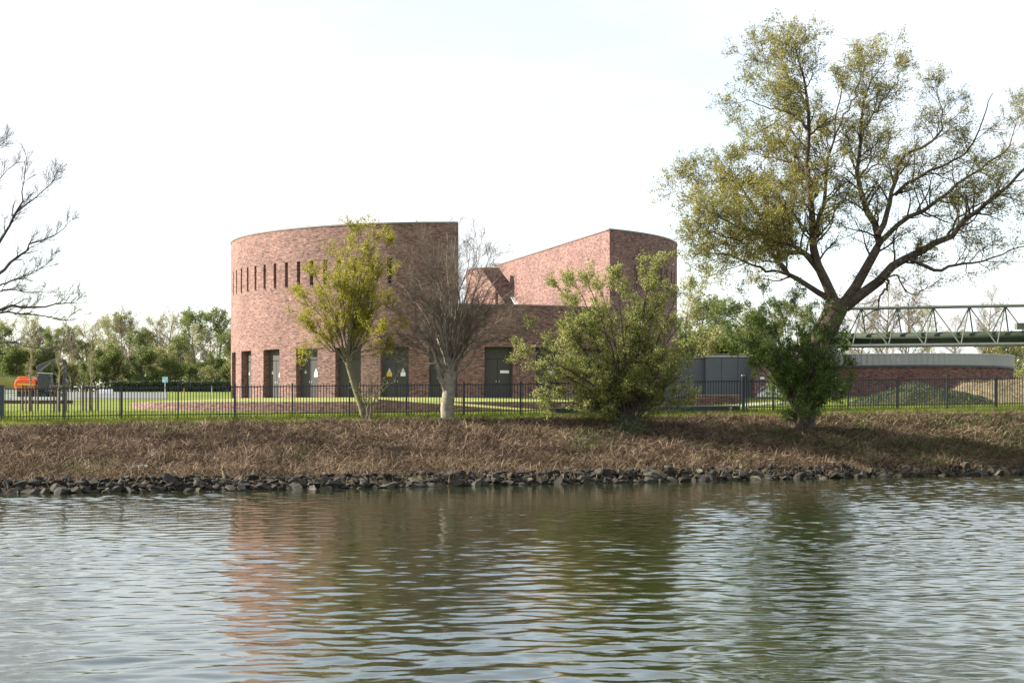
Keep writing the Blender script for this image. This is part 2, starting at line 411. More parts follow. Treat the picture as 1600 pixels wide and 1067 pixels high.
def leaves(Pn, per, size, svar, jitter, r, flat=.0, start=.15):
    """leaf blades (diamond quads) scattered along each twig"""
    N0, k0, _ = Pn.shape
    idx = np.repeat(np.arange(N0), per); m = len(idx)
    t = start+(1-start)*r.random(m); f = t*(k0-1); i = np.minimum(f.astype(int), k0-2); fr = (f-i)[:, None]
    c = Pn[idx, i]*(1-fr)+Pn[idx, i+1]*fr+r.normal(0, jitter, (m, 3))
    return blades(c, size*(1+svar*(r.random(m)-.5)*2), r, flat)
def blades(c, s, r, flat=0., asp=.62):
    m = len(c); a = norm(r.normal(0, 1, (m, 3))*np.array((1, 1, 1-flat))); bb = r.normal(0, 1, (m, 3)); bb = norm(bb-(bb*a).sum(-1, keepdims=True)*a)
    s = s[:, None]
    V = np.stack([c-a*s*.5, c+bb*s*.5*asp+a*s*.05, c+a*s*.5, c-bb*s*.5*asp+a*s*.05], 1).reshape(-1, 3)
    return V, np.arange(4*m).reshape(-1, 4)
def cat_mesh(parts):
    V = np.concatenate([p[0] for p in parts]); o = 0; F = []
    for p in parts: F.append(p[1]+o); o += len(p[0])
    return V, np.concatenate(F)
def limb(pts, r0, r1, k=12, wob=.04, r=rng, pw=1.):
    return resample(pts, k, wob, r), r0+(r1-r0)*np.linspace(0, 1, k)**pw
def px_limb(pp, D0, D1, r0, r1, k=12, wob=.05, pw=.8):
    n = len(pp); Ds = D0+(D1-D0)*np.linspace(0, 1, n)**1.3
    return limb([P(a, b, d) for (a, b), d in zip(pp, Ds)], r0, r1, k, wob, rng, pw)
def stack(ls): return np.stack([l[0] for l in ls]), np.stack([l[1] for l in ls])

# ------------------------------------------------------------------ the round brick building
CX, CY, R0 = -5.13, 149.9, 19.9
ZB, ZT, ZLOW = CZ+.80, CZ+14.4, CZ+8.0
def phi_px(px, cx=CX, cy=CY, R=R0):
    k = (px-800)/FPX; a = 1+k*k; b_ = -2*(k*cx+cy); c_ = cx*cx+cy*cy-R*R
    y = (-b_-math.sqrt(b_*b_-4*a*c_))/(2*a); x = k*y
    return math.atan2(x-cx, -(y-cy))
def on_arc(phi, R=R0, cx=CX, cy=CY): return np.array((cx+R*math.sin(phi), cy-R*math.cos(phi)))
rad = math.radians
def arc_wall(p0, p1, z0, z1, holes, R=R0, cx=CX, cy=CY, step=rad(1.2)):
    """outer face of a curved wall with real openings; holes = (phi0, phi1, za, zb, depth); UVs in metres"""
    ps = set([p0, p1]); zs = set([z0, z1])
    for h in holes: ps.update(h[:2]); zs.update(h[2:4])
    ps = sorted(ps); zs = sorted(zs); full = [ps[0]]
    for q in ps[1:]:
        n = max(1, int(math.ceil((q-full[-1])/step))); s = full[-1]
        full += [s+(q-s)*(i+1)/n for i in range(n)]
    V, F, UV = [], [], []
    def v(phi, z, dr=0.):
        x, y = on_arc(phi, R-dr, cx, cy); V.append((x, y, z)); UV.append((phi*R+dr, z)); return len(V)-1
    cache = {}
    def cv(phi, z):
        k = (round(phi, 6), round(z, 4))
        if k not in cache: cache[k] = v(phi, z)
        return cache[k]
    for a, b in zip(full[:-1], full[1:]):
        for c, d in zip(zs[:-1], zs[1:]):
            pm, zm = (a+b)/2, (c+d)/2
            if any(h[0] < pm < h[1] and h[2] < zm < h[3] for h in holes): continue
            F.append((cv(a, c), cv(b, c), cv(b, d), cv(a, d)))
    for h in holes:
        a, b, c, d, dp = h
        sub = [q for q in full if a-1e-6 <= q <= b+1e-6]
        for q, flip in ((a, 0), (b, 1)):
            f = (v(q, c), v(q, d), v(q, d, dp), v(q, c, dp)); F.append(f if not flip else f[::-1])
        for q, q2 in zip(sub[:-1], sub[1:]):
            F.append((v(q, d), v(q2, d), v(q2, d, dp), v(q, d, dp)))
            F.append((v(q2, c), v(q, c), v(q, c, dp), v(q2, c, dp)))
    return V, F, UV
def arc_band(p0, p1, z0, z1, Ro, Ri, cx=CX, cy=CY, step=rad(1.5)):
    n = max(2, int((p1-p0)/step)); V, F = [], []
    for i in range(n+1):
        q = p0+(p1-p0)*i/n
        for R, z in ((Ro, z0), (Ro, z1), (Ri, z1), (Ri, z0)):
            x, y = on_arc(q, R, cx, cy); V.append((x, y, z))
    for i in range(n):
        for k in range(4):
            a = 4*i+k; b = 4*i+(k+1) % 4; F.append((a, a+4, b+4, b))
    F += [(3, 2, 1, 0), (4*n, 4*n+1, 4*n+2, 4*n+3)]
    return V, F
def plan_uv(V):   # metres along the dominant horizontal run, and height
    V = np.asarray(V); return np.stack([V[:, 0]*.3+V[:, 1]*.95, V[:, 2]], -1)
phiA, phiB = phi_px(715.5), phi_px(952.5)
phiG, phiE = rad(-157), rad(170.1)
bld = thing('pumping_station', 'large round red brick building with a wedge cut out of its drum', 'building', (CX, CY, ZB))
_dm = [phi_px(p) for p in (384.1, 423.5, 478.8, 543.5, 616.2, 693.3, 779.6)]
_st = (_dm[-1]-_dm[0])/6
doors = [_dm[0]-_st]+_dm+[_dm[-1]+_st*(i+1) for i in range(5)]
hw = 1.15/R0
door_holes = [(q-hw, q+hw, ZB+.02, ZB+3.97, .62) for q in doors]
_sm = [phi_px(p) for p in (369.6, 377.2, 387, 399.2, 413.4, 429.6, 447.5, 466.3, 486.5, 508, 529)]
_ss = (_sm[-1]-_sm[0])/10
slots = [_sm[0]-_ss]+_sm+[_sm[-1]+_ss*(i+1) for i in range(3)]
slotsR = [phi_px(1049)+_ss*(i-5) for i in range(8)]
sw = .185/R0
sl = lambda L: [(q-sw, q+sw, CZ+9.72, CZ+11.78, .5) for q in L]
def wall(name, p0, p1, top, holes, label=None):
    V, F, UV = arc_wall(p0, p1, ZB-1.2, top, holes)
    return tag(obj(name, V, F, M['brick'], bld, uv=UV), label)
inr = lambda L, a, b: [h for h in L if a < (h[0]+h[1])/2 < b]
wall('drum_wall', phiG, phiA, ZT, inr(door_holes, phiG, phiA)+sl(slots), 'tall brick drum wall with slit windows and a row of doors')
wall('low_wall', phiA, phiB, ZLOW, inr(door_holes, phiA, phiB), 'lower shaded brick wall closing the wedge')
wall('drum_wall', phiB, phiE, ZT, inr(door_holes, phiB, phiE)+sl(slotsR), 'shaded brick drum wall behind the budding shrub')
A, G, B_, E = on_arc(phiA), on_arc(phiG), on_arc(phiB), on_arc(phiE)
# wedge walls
V = [(*A, ZB), (*G, ZB), (*G, ZT), (*A, ZT)]
tag(obj('cut_wall', V, [(0, 1, 2, 3)], M['brick'], bld, uv=plan_uv(V)), 'brick side of the cut hidden from the canal')
tE = (E-B_)/np.linalg.norm(E-B_); L = np.linalg.norm(E-B_)
low = B_+tE*(L*.63)
V = [(*B_, ZB), (*low, ZB), (*low, ZLOW-.6), (*E, ZT), (*B_, ZT)]
tag(obj('cut_wall', V, [(0, 1, 2, 3, 4)], M['brick'], bld, uv=plan_uv(V)), 'sunlit brick side of the cut with a sloping far end')
# sloping coping on the far end and level coping on all parapets
mb = MB(); nrm = np.array((-tE[1], tE[0], 0)); nrm = nrm*(-1 if nrm[0] > 0 else 1)
mb.prism([np.array((*E, ZT-.02)), np.array((*E, ZT+.14)), np.array((*low, ZLOW-.46)), np.array((*low, ZLOW-.62))], nrm*.28)
mb.obj('sloping_coping', M['pale_grey'], bld)
mb = MB(); mb.prism([np.array((*B_, ZT)), np.array((*E, ZT)), np.array((*E, ZT+.12)), np.array((*B_, ZT+.12))], nrm*.06)
mb.obj('coping', M['coping'], bld)
for p0, p1, z in ((phiG, phiA, ZT), (phiA+.002, phiB-.002, ZLOW), (phiB, phiE, ZT)):
    V, F = arc_band(p0, p1, z, z+.12, R0+.05, R0-.45); obj('coping', V, F, M['coping'], bld)
# roofs
def fan(pts, z):
    V = [(*p, z) for p in pts]; return V, [tuple(range(len(V)))]
for p0, p1 in ((phiG, phiA), (phiB, phiE)):
    V, F = fan([on_arc(p0+.05+(p1-p0-.1)*i/48, R0-.4) for i in range(49)], ZT-.7); obj('roof', V, F, M['roof'], bld)
V, F = fan([on_arc(2*math.pi*i/72, R0-.45) for i in range(72)], ZLOW-.5); obj('roof', V, F, M['roof'], bld)
# stair parapet leaning in the wedge and the lit wall behind it
def slab(name, quad, D0s, vec, label):
    mb = MB(); mb.prism([P(a, b, d) for (a, b), d in zip(quad, D0s)], vec)
    V = np.array(mb.V); o = obj(name, V, mb.F, M['brick'], bld, uv=plan_uv(V)); return tag(o, label)
slab('stair_parapet', [(752, 419), (778, 418), (829, 482), (795, 482)], [163, 163, 163, 163], (0, 1.2, 0), 'dark slanting brick parapet inside the wedge')
slab('rear_wall', [(728, 424), (734, 419), (788, 416), (788, 485), (728, 485)], [175.5, 175, 168.3, 168.3, 175.5], (.5, .2, 0), 'sunlit brick wall at the back of the wedge')
mb = MB(); a = P(848, 474, 158); mb.box(a[0]-.5, a[0]+.5, 157.6, 158.4, ZLOW-.5, a[2]); mb.box(a[0]-.7, a[0]-.3, 157.7, 158.3, a[2], a[2]+.2)
mb.obj('roof_vent', M['machine_grey'], bld)

# doors and slit windows
def local(phi, dr):   # frame on the wall: origin, along-wall axis, outward axis
    o = np.array((*on_arc(phi, R0-dr), 0)); return o, np.array((math.cos(phi), math.sin(phi), 0)), np.array((math.sin(phi), -math.cos(phi), 0))
def wbox(phi, dr, u0, u1, z0, z1, t):
    o, u, w_ = local(phi, dr); mb = MB()
    mb.prism([o+u*u0+np.array((0, 0, z0)), o+u*u1+np.array((0, 0, z0)), o+u*u1+np.array((0, 0, z1)), o+u*u0+np.array((0, 0, z1))], w_*t)
    return mb
def wtri(phi, dr, uc, z0, wd, ht, t):
    o, u, w_ = local(phi, dr); mb = MB(); z_ = lambda z: np.array((0, 0, z))
    mb.prism([o+u*(uc-wd/2)+z_(z0), o+u*(uc+wd/2)+z_(z0), o+u*uc+z_(z0+ht)], w_*t); return mb
for i, q in enumerate(doors):
    d = wbox(q, .64, -1.17, 1.17, ZB, ZB+4.0, .05).obj('door', M['door_frame'], bld)
    lt, rt = ('small white warning triangle', 'white triangle over a white plate')
    wbox(q, .59, -1.1, 1.1, ZB+3.08, ZB+3.94, .05).obj('transom_panel', M['door'], d)
    for s in (-1, 1):
        a, b_ = sorted((s*.02, s*1.1))
        wbox(q, .59, a, b_, ZB+.05, ZB+3.02, .05).obj('leaf', M['door'], d)
        wbox(q, .54, s*.12-.02, s*.12+.02, ZB+1.2, ZB+1.36, .03).obj('handle', M['pale_grey'], d)
    if i in (1, 2, 3):
        wtri(q, .535, -.56, ZB+1.98, .27, .30, .01).obj('warning_triangle', M['pale_grey'], d)
    if i in (2, 3, 5, 1):
        wtri(q, .535, .56, ZB+2.0, .34, .36, .01).obj('warning_triangle', M['pale_grey' if i == 5 else 'white'], d)
        wbox(q, .535, .56-.20, .56+.20, ZB+1.68, ZB+1.98, .01).obj('notice_plate', M['white'], d)
    if i == 5:
        wtri(q, .535, -.56, ZB+1.98, .34, .36, .01).obj('warning_triangle', M['pale_grey'], d)
        wbox(q, .535, -.56-.21, -.56+.21, ZB+1.66, ZB+1.97, .01).obj('notice_plate', M['yellow'], d)['label'] = 'yellow notice plate'
    if i in (7, 8):
        wbox(q, .535, .2, .92, ZB+1.92, ZB+2.14, .01).obj('notice_plate', M['white'], d)['label'] = 'long white notice plate'
for q in slots+slotsR:
    wn = wbox(q, .52, -.19, .19, CZ+9.70, CZ+11.8, .03).obj('window', M['dark_glass'], bld)
    wbox(q, .49, -.012, .012, CZ+9.72, CZ+11.78, .02).obj('mullion', M['door_frame'], wn)
    wbox(q, .47, -.185, .185, CZ+9.72, CZ+9.76, .52).obj('sill', M['coping'], wn)

# terrace with retaining wall and ramp
def poly3(name, V, F, mat, parent, label=None):
    return tag(obj(name, V, F, mat, parent, uv=wall_uv(V)), label)
def wall_uv(V):
    V = np.asarray(V, float); return np.stack([V[:, 0]+.35*V[:, 1], V[:, 2]], -1)
tl = [(205, 143), (230, 137.5), (290, 133), (360, 130), (450, 127.5), (560, 125.8), (660, 125), (760, 124.8), (860, 125.2), (960, 127), (1060, 130)]
front = resample([(PX(a, d), d, 0) for a, d in tl], 60)[:, :2]
ter = thing('retaining_wall', 'low curved brick retaining wall below the round building', 'wall', (*front[30], CZ-.4))
gz = ground(front[:, 0], front[:, 1])
ztop = CZ+.45
V = []; n = len(front)
for i in range(n): V += [(*front[i], gz[i]-.4), (*front[i], ztop)]
F = [(2*i, 2*i+2, 2*i+3, 2*i+1) for i in range(n-1)]
run = np.concatenate([[0], np.cumsum(np.linalg.norm(np.diff(front, axis=0), axis=1))])
uvw = np.array([(run[i//2], V[i][2]) for i in range(2*n)])
obj('brick_face', V, F, M['brick'], ter, uv=uvw)
# coping and terrace surface up to the drum
V = []
for i in range(n):
    f = front[i]; c = np.array((CX, CY)); d = (c-f)/np.linalg.norm(c-f); e = c-d*(R0+.02)
    V += [(*f, ztop+.004), (*(f+d*.4), ztop+.03), (*e, ZB+.015), (*(f+d*34), ZB+.1)]
F = []
for i in range(n-1):
    for k in range(2): F.append((4*i+k, 4*i+4+k, 4*i+5+k, 4*i+1+k))
obj('terrace', V, F, M['gravel'], ter)
# left return of the wall
V = [(*front[0], gz[0]-.4), (front[0][0]+4, 152, gz[0]-.4), (front[0][0]+4, 152, ztop), (*front[0], ztop)]
obj('end_return', V, [(0, 1, 2, 3)], M['brick'], ter, uv=wall_uv(V))
V = [(*front[0], ztop+.002), (front[0][0]+4, 152, ztop+.002), (CX-R0-.5, 148, ZB), (CX-R0-1, 138, ZB-.1), (*front[6], ztop+.002)]
# ramp in front of the terrace
ra, rb = 590, 845
mb = MB(); k = 14; Vr = []
for i in range(k+1):
    px = ra+(rb-ra)*i/k; y0 = np.interp((px-800)/FPX*124, front[:, 0], front[:, 1])-2.0
    z1 = PZ(623.5+(643.5-623.5)*i/k, y0); x = PX(px, y0)
    Vr += [(x, y0, ground(x, y0)-.4), (x, y0, z1), (x, y0+.6, z1+.17), (x, y0+2.0, z1+.1)]
F = []
for i in range(k):
    for q in range(3): F.append((4*i+q, 4*i+4+q, 4*i+5+q, 4*i+1+q))
ramp_o = thing('ramp', 'sloping brick sided ramp in front of the retaining wall', 'ramp', (PX(700, 123), 123, CZ-.4))
Fw = [f for i, f in enumerate(F) if i % 3 == 0]; Fs = [f for i, f in enumerate(F) if i % 3 != 0]
obj('brick_side', Vr, Fw, M['brick'], ramp_o, uv=wall_uv(Vr)); obj('ramp_surface', Vr, Fs, M['gravel'], ramp_o)

# ------------------------------------------------------------------ fence and sliding gate
PH = 1.93
def picket_mesh(h, wd=.046, dp=.02):
    V, F = box(-wd/2, wd/2, -dp/2, dp/2, 0, h-.07); V = V+[(0, 0, h)]
    F = F[:1]+F[2:]+[(4, 5, 8), (5, 7, 8), (7, 6, 8), (6, 4, 8)]
    return mesh('picket', V, F)
pk = picket_mesh(PH-.08); pk.materials.append(M['fence'])
pkg = picket_mesh(PH-.42); pkg.materials.append(M['fence'])
def post_mesh(h, wd):
    V, F = box(-wd/2, wd/2, -wd/2, wd/2, -.3, h); V2, F2 = box(-wd/2-.01, wd/2+.01, -wd/2-.01, wd/2+.01, h, h+.03)
    return mesh('post', V+V2, F+[tuple(i+8 for i in f) for f in F2])
pst = post_mesh(PH+.02, .09); pst.materials.append(M['fence'])
pst2 = post_mesh(PH+.06, .2); pst2.materials.append(M['fence_blue'])
def fx(px):      # x on the fence line seen at pixel column px
    k = (px-800)/FPX; return k*97.8/(1-.165*k)
def fence(name, px0, px1, label, posts):
    x0, x1 = fx(px0), fx(px1)
    root = thing(name, label, 'fence', ((x0+x1)/2, float(Yf((x0+x1)/2)), float(Zf((x0+x1)/2))))
    o = WL[root.name]; ang = math.atan(.165)
    for p in posts:
        x = fx(p); c = link('post', pst, None, root, np.array((x, float(Yf(x)), float(Zf(x))))-o); c.rotation_euler = (0, 0, ang)
    xs_ = np.arange(x0, x1, .162)
    for x in xs_:
        c = link('picket', pk, None, root, np.array((x, float(Yf(x)), float(Zf(x))+.07))-o); c.rotation_euler = (0, 0, ang)
    bounds = [x0]+[fx(p) for p in posts if x0 < fx(p) < x1]+[x1]
    for a, b_ in zip(bounds[:-1], bounds[1:]):
        for h in (.22, PH-.17):
            mb = MB(); q = lambda x, dz: np.array((x, float(Yf(x))+.014, float(Zf(x))+dz))
            t = np.array((0, .03, 0)); up = np.array((0, 0, .055))
            mb.prism([q(a, h), q(b_, h), q(b_, h)+up, q(a, h)+up], t); mb.obj('rail', M['fence'], root)
    return root
pl = [100+89.2*i for i in range(9)]
fence('picket_fence', 8, 850, 'long black steel picket fence left of the sliding gate', pl)
fence('picket_fence', 1170, 1640, 'black steel picket fence right of the sliding gate', [1208, 1325, 1402, 1480, 1556, 1634])
gp = thing('gate_post', 'thick dark steel post at the far left end of the fence', 'post', (fx(3), float(Yf(fx(3))), float(Zf(fx(3)))))
link('shaft', pst2, None, gp)
MB().box(fx(3)-.14, fx(3)+.14, float(Yf(fx(3)))-.14, float(Yf(fx(3)))+.14, float(Zf(fx(3)))-.05, float(Zf(fx(3)))+.06).obj('base_plate', M['fence_blue'], gp)
# sliding gate
g0, g1 = fx(858), fx(1156)
gate = thing('sliding_gate', 'dark steel sliding gate with a heavy bottom beam behind the budding shrub', 'gate', ((g0+g1)/2, float(Yf((g0+g1)/2)), float(Zf((g0+g1)/2))))
o = WL[gate.name]; zg = lambda x: float(Zf(x))
q = lambda x, dz, dy=0: np.array((x, float(Yf(x))+dy, zg(x)+dz))
mb = MB(); mb.prism([q(g0, .06, -.08), q(g1, .06, -.08), q(g1, .34, -.08), q(g0, .34, -.08)], (0, .16, 0)); mb.obj('bottom_beam', M['fence_blue'], gate)
mb = MB(); mb.prism([q(g0, .342, -.05), q(g1, .342, -.05), q(g1, .362, -.05), q(g0, .362, -.05)], (0, .1, 0)); mb.obj('beam_edge', M['pale_grey'], gate)
mb = MB(); mb.prism([q(g0, PH-.14, .03), q(g1, PH-.14, .03), q(g1, PH-.08, .03), q(g0, PH-.08, .03)], (0, .05, 0)); mb.obj('top_rail', M['fence'], gate)
for x in (g0, g1): MB().box(x-.05, x+.05, float(Yf(x))-.06, float(Yf(x))+.06, zg(x)+.34, zg(x)+PH).obj('end_post', M['fence_blue'], gate)
for x in np.arange(g0+.16, g1-.1, .162):
    c = link('picket', pkg, None, gate, q(x, .35)-o); c.rotation_euler = (0, 0, math.atan(.165))
MB().bar(q(g1-.55, .22, -.085), q(g1-.55, .22, -.10), .06, 10).obj('roller_cover', M['pale_grey'], gate)
gpr = thing('gate_post', 'tall dark post pair where the sliding gate closes', 'post', (fx(1163), float(Yf(fx(1163))), zg(fx(1163))))
for dx, wd in ((-.06, .16), (.14, .08)):
    x = fx(1163)+dx; y = float(Yf(x)); MB().box(x-wd/2, x+wd/2, y-wd/2, y+wd/2, zg(x)-.2, zg(x)+PH+.2).obj('shaft', M['fence_blue'], gpr)
MB().box(fx(1163)-.16, fx(1163)+.02, float(Yf(fx(1163)))-.1, float(Yf(fx(1163)))+.1, zg(fx(1163))+PH+.2, zg(fx(1163))+PH+.26).obj('cap', M['pale_grey'], gpr)

# ------------------------------------------------------------------ other large structures, right side
# round settling basin
BX, BY, BR = PX(1397, 150), 150.0, 10.3
bz0, bz1, bz2, bz3 = CZ+.9, CZ+3.42, CZ+3.6, CZ+4.52
basin = thing('round_basin', 'low round brick basin with a ribbed grey metal band on top', 'basin', (BX, BY, bz0))
V, F, UV = arc_wall(rad(-180), rad(180), bz0-1, bz1, [], BR, BX, BY); obj('brick_wall', V, F, M['brick_dark'], basin, uv=UV)
V, F = arc_band(rad(-180), rad(180), bz1, bz2, BR+.12, BR-.3, BX, BY); obj('dark_rim', V, F, M['machine_grey'], basin)
nr = 520; V = []; F = []
for i in range(nr):
    a = 2*math.pi*i/nr; Rr = BR+.05+(.05 if (i % 4) < 2 else 0)
    x, y = on_arc(a, Rr, BX, BY); V += [(x, y, bz2), (x, y, bz3)]
for i in range(nr): j = (i+1) % nr; F.append((2*i, 2*j, 2*j+1, 2*i+1))
obj('metal_band', V, F, M['metal_band'], basin)
V, F = arc_band(rad(-180), rad(180), bz3, bz3+.06, BR+.13, BR-.3, BX, BY); obj('coping', V, F, M['pale_grey'], basin)
V, F = fan([on_arc(2*math.pi*i/60, BR-.1, BX, BY) for i in range(60)], bz3-.2); obj('cover', V, F, M['roof'], basin)

# grey clad service building with brick wing
D = 140.; sv = thing('service_building', 'dark grey clad service building with red brick wing right of the drum', 'building', (PX(1120, D), D, CZ+1))
def sbox(name, p0, p1, y0, y1, Dn, dep, mat, label=None):
    V, F = box(PX(p0, Dn), PX(p1, Dn), Dn, Dn+dep, PZ(y1, Dn), PZ(y0, Dn))
    return tag(obj(name, V, F, mat, sv, uv=wall_uv(V)), label)
sbox('clad_wall', 1040, 1101.8, 560, 626, 140.5, 8, M['grey_panel'])
sbox('clad_wall', 1102, 1178.6, 557.5, 626, 140, 9, M['grey_panel'])
for p in (1102, 1127.5, 1153): sbox('panel_joint', p-.3, p+.3, 558, 624, 139.98, .1, M['door_frame'])
sbox('roof_edge', 1039.5, 1101.5, 558.6, 560.2, 140.4, 8.2, M['coping']); sbox('roof_edge', 1102.3, 1178.4, 556, 557.6, 139.9, 9.2, M['pale_grey'])
sbox('brick_wing', 1179.2, 1262, 555.5, 628, 138.4, 9, M['brick'], 'red brick wing')
sbox('roof_edge', 1179, 1262.5, 554.2, 555.6, 138.35, 9.2, M['coping'])
sbox('notice_plate', 1188, 1194.5, 589, 592.5, 138.3, .09, M['white'])
mb = MB(); pts = [P(1103+60*i/12, 557-4.5*math.sin(math.pi*i/12), 146) for i in range(13)]
mb.prism([P(1103, 560, 146)]+pts+[P(1163, 560, 146)], (0, 2, 0)); mb.obj('vaulted_roof', M['coping'], sv)
V, F = box(PX(1078, 124), PX(1160, 124), 124, 124.4, PZ(640, 124), PZ(618, 124))
rw = thing('garden_wall', 'short low brick wall behind the sliding gate', 'wall', (PX(1120, 124), 124, PZ(640, 124)))
obj('brick_face', V, F, M['brick_dark'], rw, uv=wall_uv(V))
V, F = box(PX(1077, 124), PX(1161, 124), 123.95, 124.45, PZ(618, 124)+.003, PZ(616.6, 124)); obj('coping', V, F, M['concrete'], rw)
# outdoor stair with pale steps
st = thing('outdoor_stair', 'pale concrete stair climbing right beside the brick wing', 'stair', P(1185, 617, 134))
for i in range(8):
    a = 1186+i*5.6; D = 134.
    MB().box(PX(a, D), PX(a+5.6, D)+.05, D, D+1.4, PZ(620, D), PZ(615-3.0*i, D)).obj('step', M['white'], st)
MB().bar(P(1187, 608, 134.2), P(1232, 583, 134.2), .03, 6).obj('handrail', M['pale_grey'], st)
# paths and road laid on the ground
def strip(name, poly, mat, lift, label, sub=10):
    (a, b_), (c, d) = poly; V = []; F = []
    for i in range(sub+1):
        for j in range(5):
            l0 = np.array(a)+(np.array(c)-np.array(a))*i/sub; l1 = np.array(b_)+(np.array(d)-np.array(b_))*i/sub
            p = l0+(l1-l0)*j/4; V.append((p[0], p[1], float(ground(p[0], p[1]))+lift))
    for i in range(sub):
        for j in range(4): k = 5*i+j; F.append((k, k+5, k+6, k+1))
    return tag(obj(name, V, F, mat), label, name.split('_')[-1], kind='structure')
strip('asphalt_road', (((PX(-60, 192), 192), (PX(-60, 226), 226)), ((PX(262, 192), 192), (PX(262, 226), 226))), M['asphalt'], .04, 'grey asphalt road crossing the lawn on the left', 20)
strip('service_path', (((PX(1095, 112), 112), (PX(1080, 117), 117)), ((PX(1240, 121), 121), (PX(1240, 127), 127))), M['concrete'], .05, 'pale service path climbing right behind the gate')
strip('driveway_path', (((PX(1150, 103.5), 103.5), (PX(1150, 105.5), 105.5)), ((PX(1260, 107), 107), (PX(1260, 110), 110))), M['concrete'], .05, 'pale narrow path just behind the fence')
strip('bank_path', (((PX(1290, 100.1), 100.0), (PX(1290, 100.7), 100.5)), ((PX(1680, 103.6), 103.3), (PX(1680, 104), 103.9))), M['gravel'], .012, 'narrow trodden path along the bank top')

# mounds
def mound(name, cx, cy, rx, ry, h, mat, label, seed, leafm=None, nleaf=0, asym=0.):
    g = np.linspace(-1, 1, 41); A_, B2 = np.meshgrid(g, g)
    X = cx+A_*rx; Y = cy+B2*ry; d = np.sqrt(A_**2+B2**2)
    hh = h*np.clip(1-d**2.2, 0, 1)*(.85+.3*fbm(X, Y, seed, .2, 3))*(1+asym*A_)
    Z = ground(X, Y)+hh-.05
    o = obj(name, np.stack([X, Y, Z], -1), grid_faces(41, 41), mat, smooth=True)
    tag(o, label, 'mound')
    if leafm:
        r = np.random.default_rng(seed); a = r.uniform(-1, 1, (nleaf, 2)); a = a[(a**2).sum(1) < .95]
        x = cx+a[:, 0]*rx; y = cy+a[:, 1]*ry; d = np.sqrt((a**2).sum(1))
        z = ground(x, y)+h*(1-d**2.2)*(.85+.3*fbm(x, y, seed, .2, 3))*(1+asym*a[:, 0])
        c = np.stack([x, y, z+r.uniform(0, .16, len(x))], -1); V, F = blades(c, r.uniform(.04, .12, len(x)), r)
        tag(obj('weeds', V, F, leafm, o), kind='stuff')
    return o
mound('earth_mound', PX(1440, 113), 113, 5.0, 4.6, 1.4, M['mound_green'], 'dark overgrown earth mound in front of the round basin', 31, M['leaf_hedge'], 16000)
mound('earth_mound', PX(1592, 120), 120, 6.5, 7, 1.9, M['mound_dry'], 'straw coloured earth mound at the right edge behind the fence', 33, M['straw'], 9000)

# ------------------------------------------------------------------ triangular pipe bridge
pb = thing('pipe_bridge', 'grey green triangular truss bridge carrying a thick pipe', 'bridge', (PX(1312, 152), 152, float(ground(PX(1312, 152), 152))))
s0, s1 = 1296, 1980
Dn = lambda s: 150-(s-1340)*.016
tp = lambda s: np.array((PX(s, Dn(s)), Dn(s)+1.1, CZ+9.0)); bn = lambda s: np.array((PX(s, Dn(s)), Dn(s), CZ+5.55)); bf = lambda s: np.array((PX(s, Dn(s)), Dn(s)+2.3, CZ+5.9))
MB().bar(tp(s0), tp(s1), .15, 10).obj('top_chord', M['steel_green'], pb)
MB().bar(bn(s0), bn(s1), .17, 10).obj('bottom_chord', M['steel_green'], pb)
MB().bar(bf(s0), bf(s1), .15, 10).obj('bottom_chord', M['steel_green'], pb)
pa, pb2 = (np.array((PX(s, Dn(s)), Dn(s)+1.15, CZ+6.35)) for s in (s0-40, s1))
MB().bar(pa, pb2, .42, 20).obj('pipe', M['pipe_green'], pb, smooth=True)
pa[1] += .9; pb2[1] += .9; pa[2] -= .1; pb2[2] -= .1
MB().bar(pa, pb2, .2, 14).obj('thin_pipe', M['pipe_green'], pb, smooth=True)
tops = [1463+56.6*k for k in range(-3, 10)]
for t in tops:
    for f, ds in ((bn, 28.2-46.5+.0), (bn, 38.5), (bf, -22), (bf, 13.5)):
        q_ = t+ds if f is bf else (t-18 if ds < 0 else t+38.5)
        if s0 < q_ < s1: MB().bar(tp(t), f(q_), .065, 7).obj('diagonal', M['steel_green'], pb)
    q_ = t-18
    if s0 < q_ < s1: MB().bar(bn(q_+1), bf(q_+1), .06, 6).obj('cross_beam', M['steel_green'], pb)
for s in (1306, 1900):
    for f in (bn, bf):
        a = f(s); g_ = float(ground(a[0], a[1])); MB().bar((a[0], a[1], g_-.3), a, .2, 10).obj('pier', M['concrete'], pb)
mb = MB(); a = bn(1596); mb.box(a[0]-.3, a[0]+.5, a[1]+.3, a[1]+1, a[2]+1.35, a[2]+1.9); mb.obj('valve_box', M['steel_green'], pb)

# ------------------------------------------------------------------ trees in front
def tree_thing(name, label, base, group=None): return thing(name, label, 'shrub' if 'shrub' in name else 'tree', base, group)
def finish(root, wood, leafparts, bark, leafm, crown='crown'):
    V, F = wood.build(); obj('trunk', V, F, bark, root, smooth=True)
    if leafparts:
        V, F = cat_mesh(leafparts); obj(crown, V, F, leafm, root)

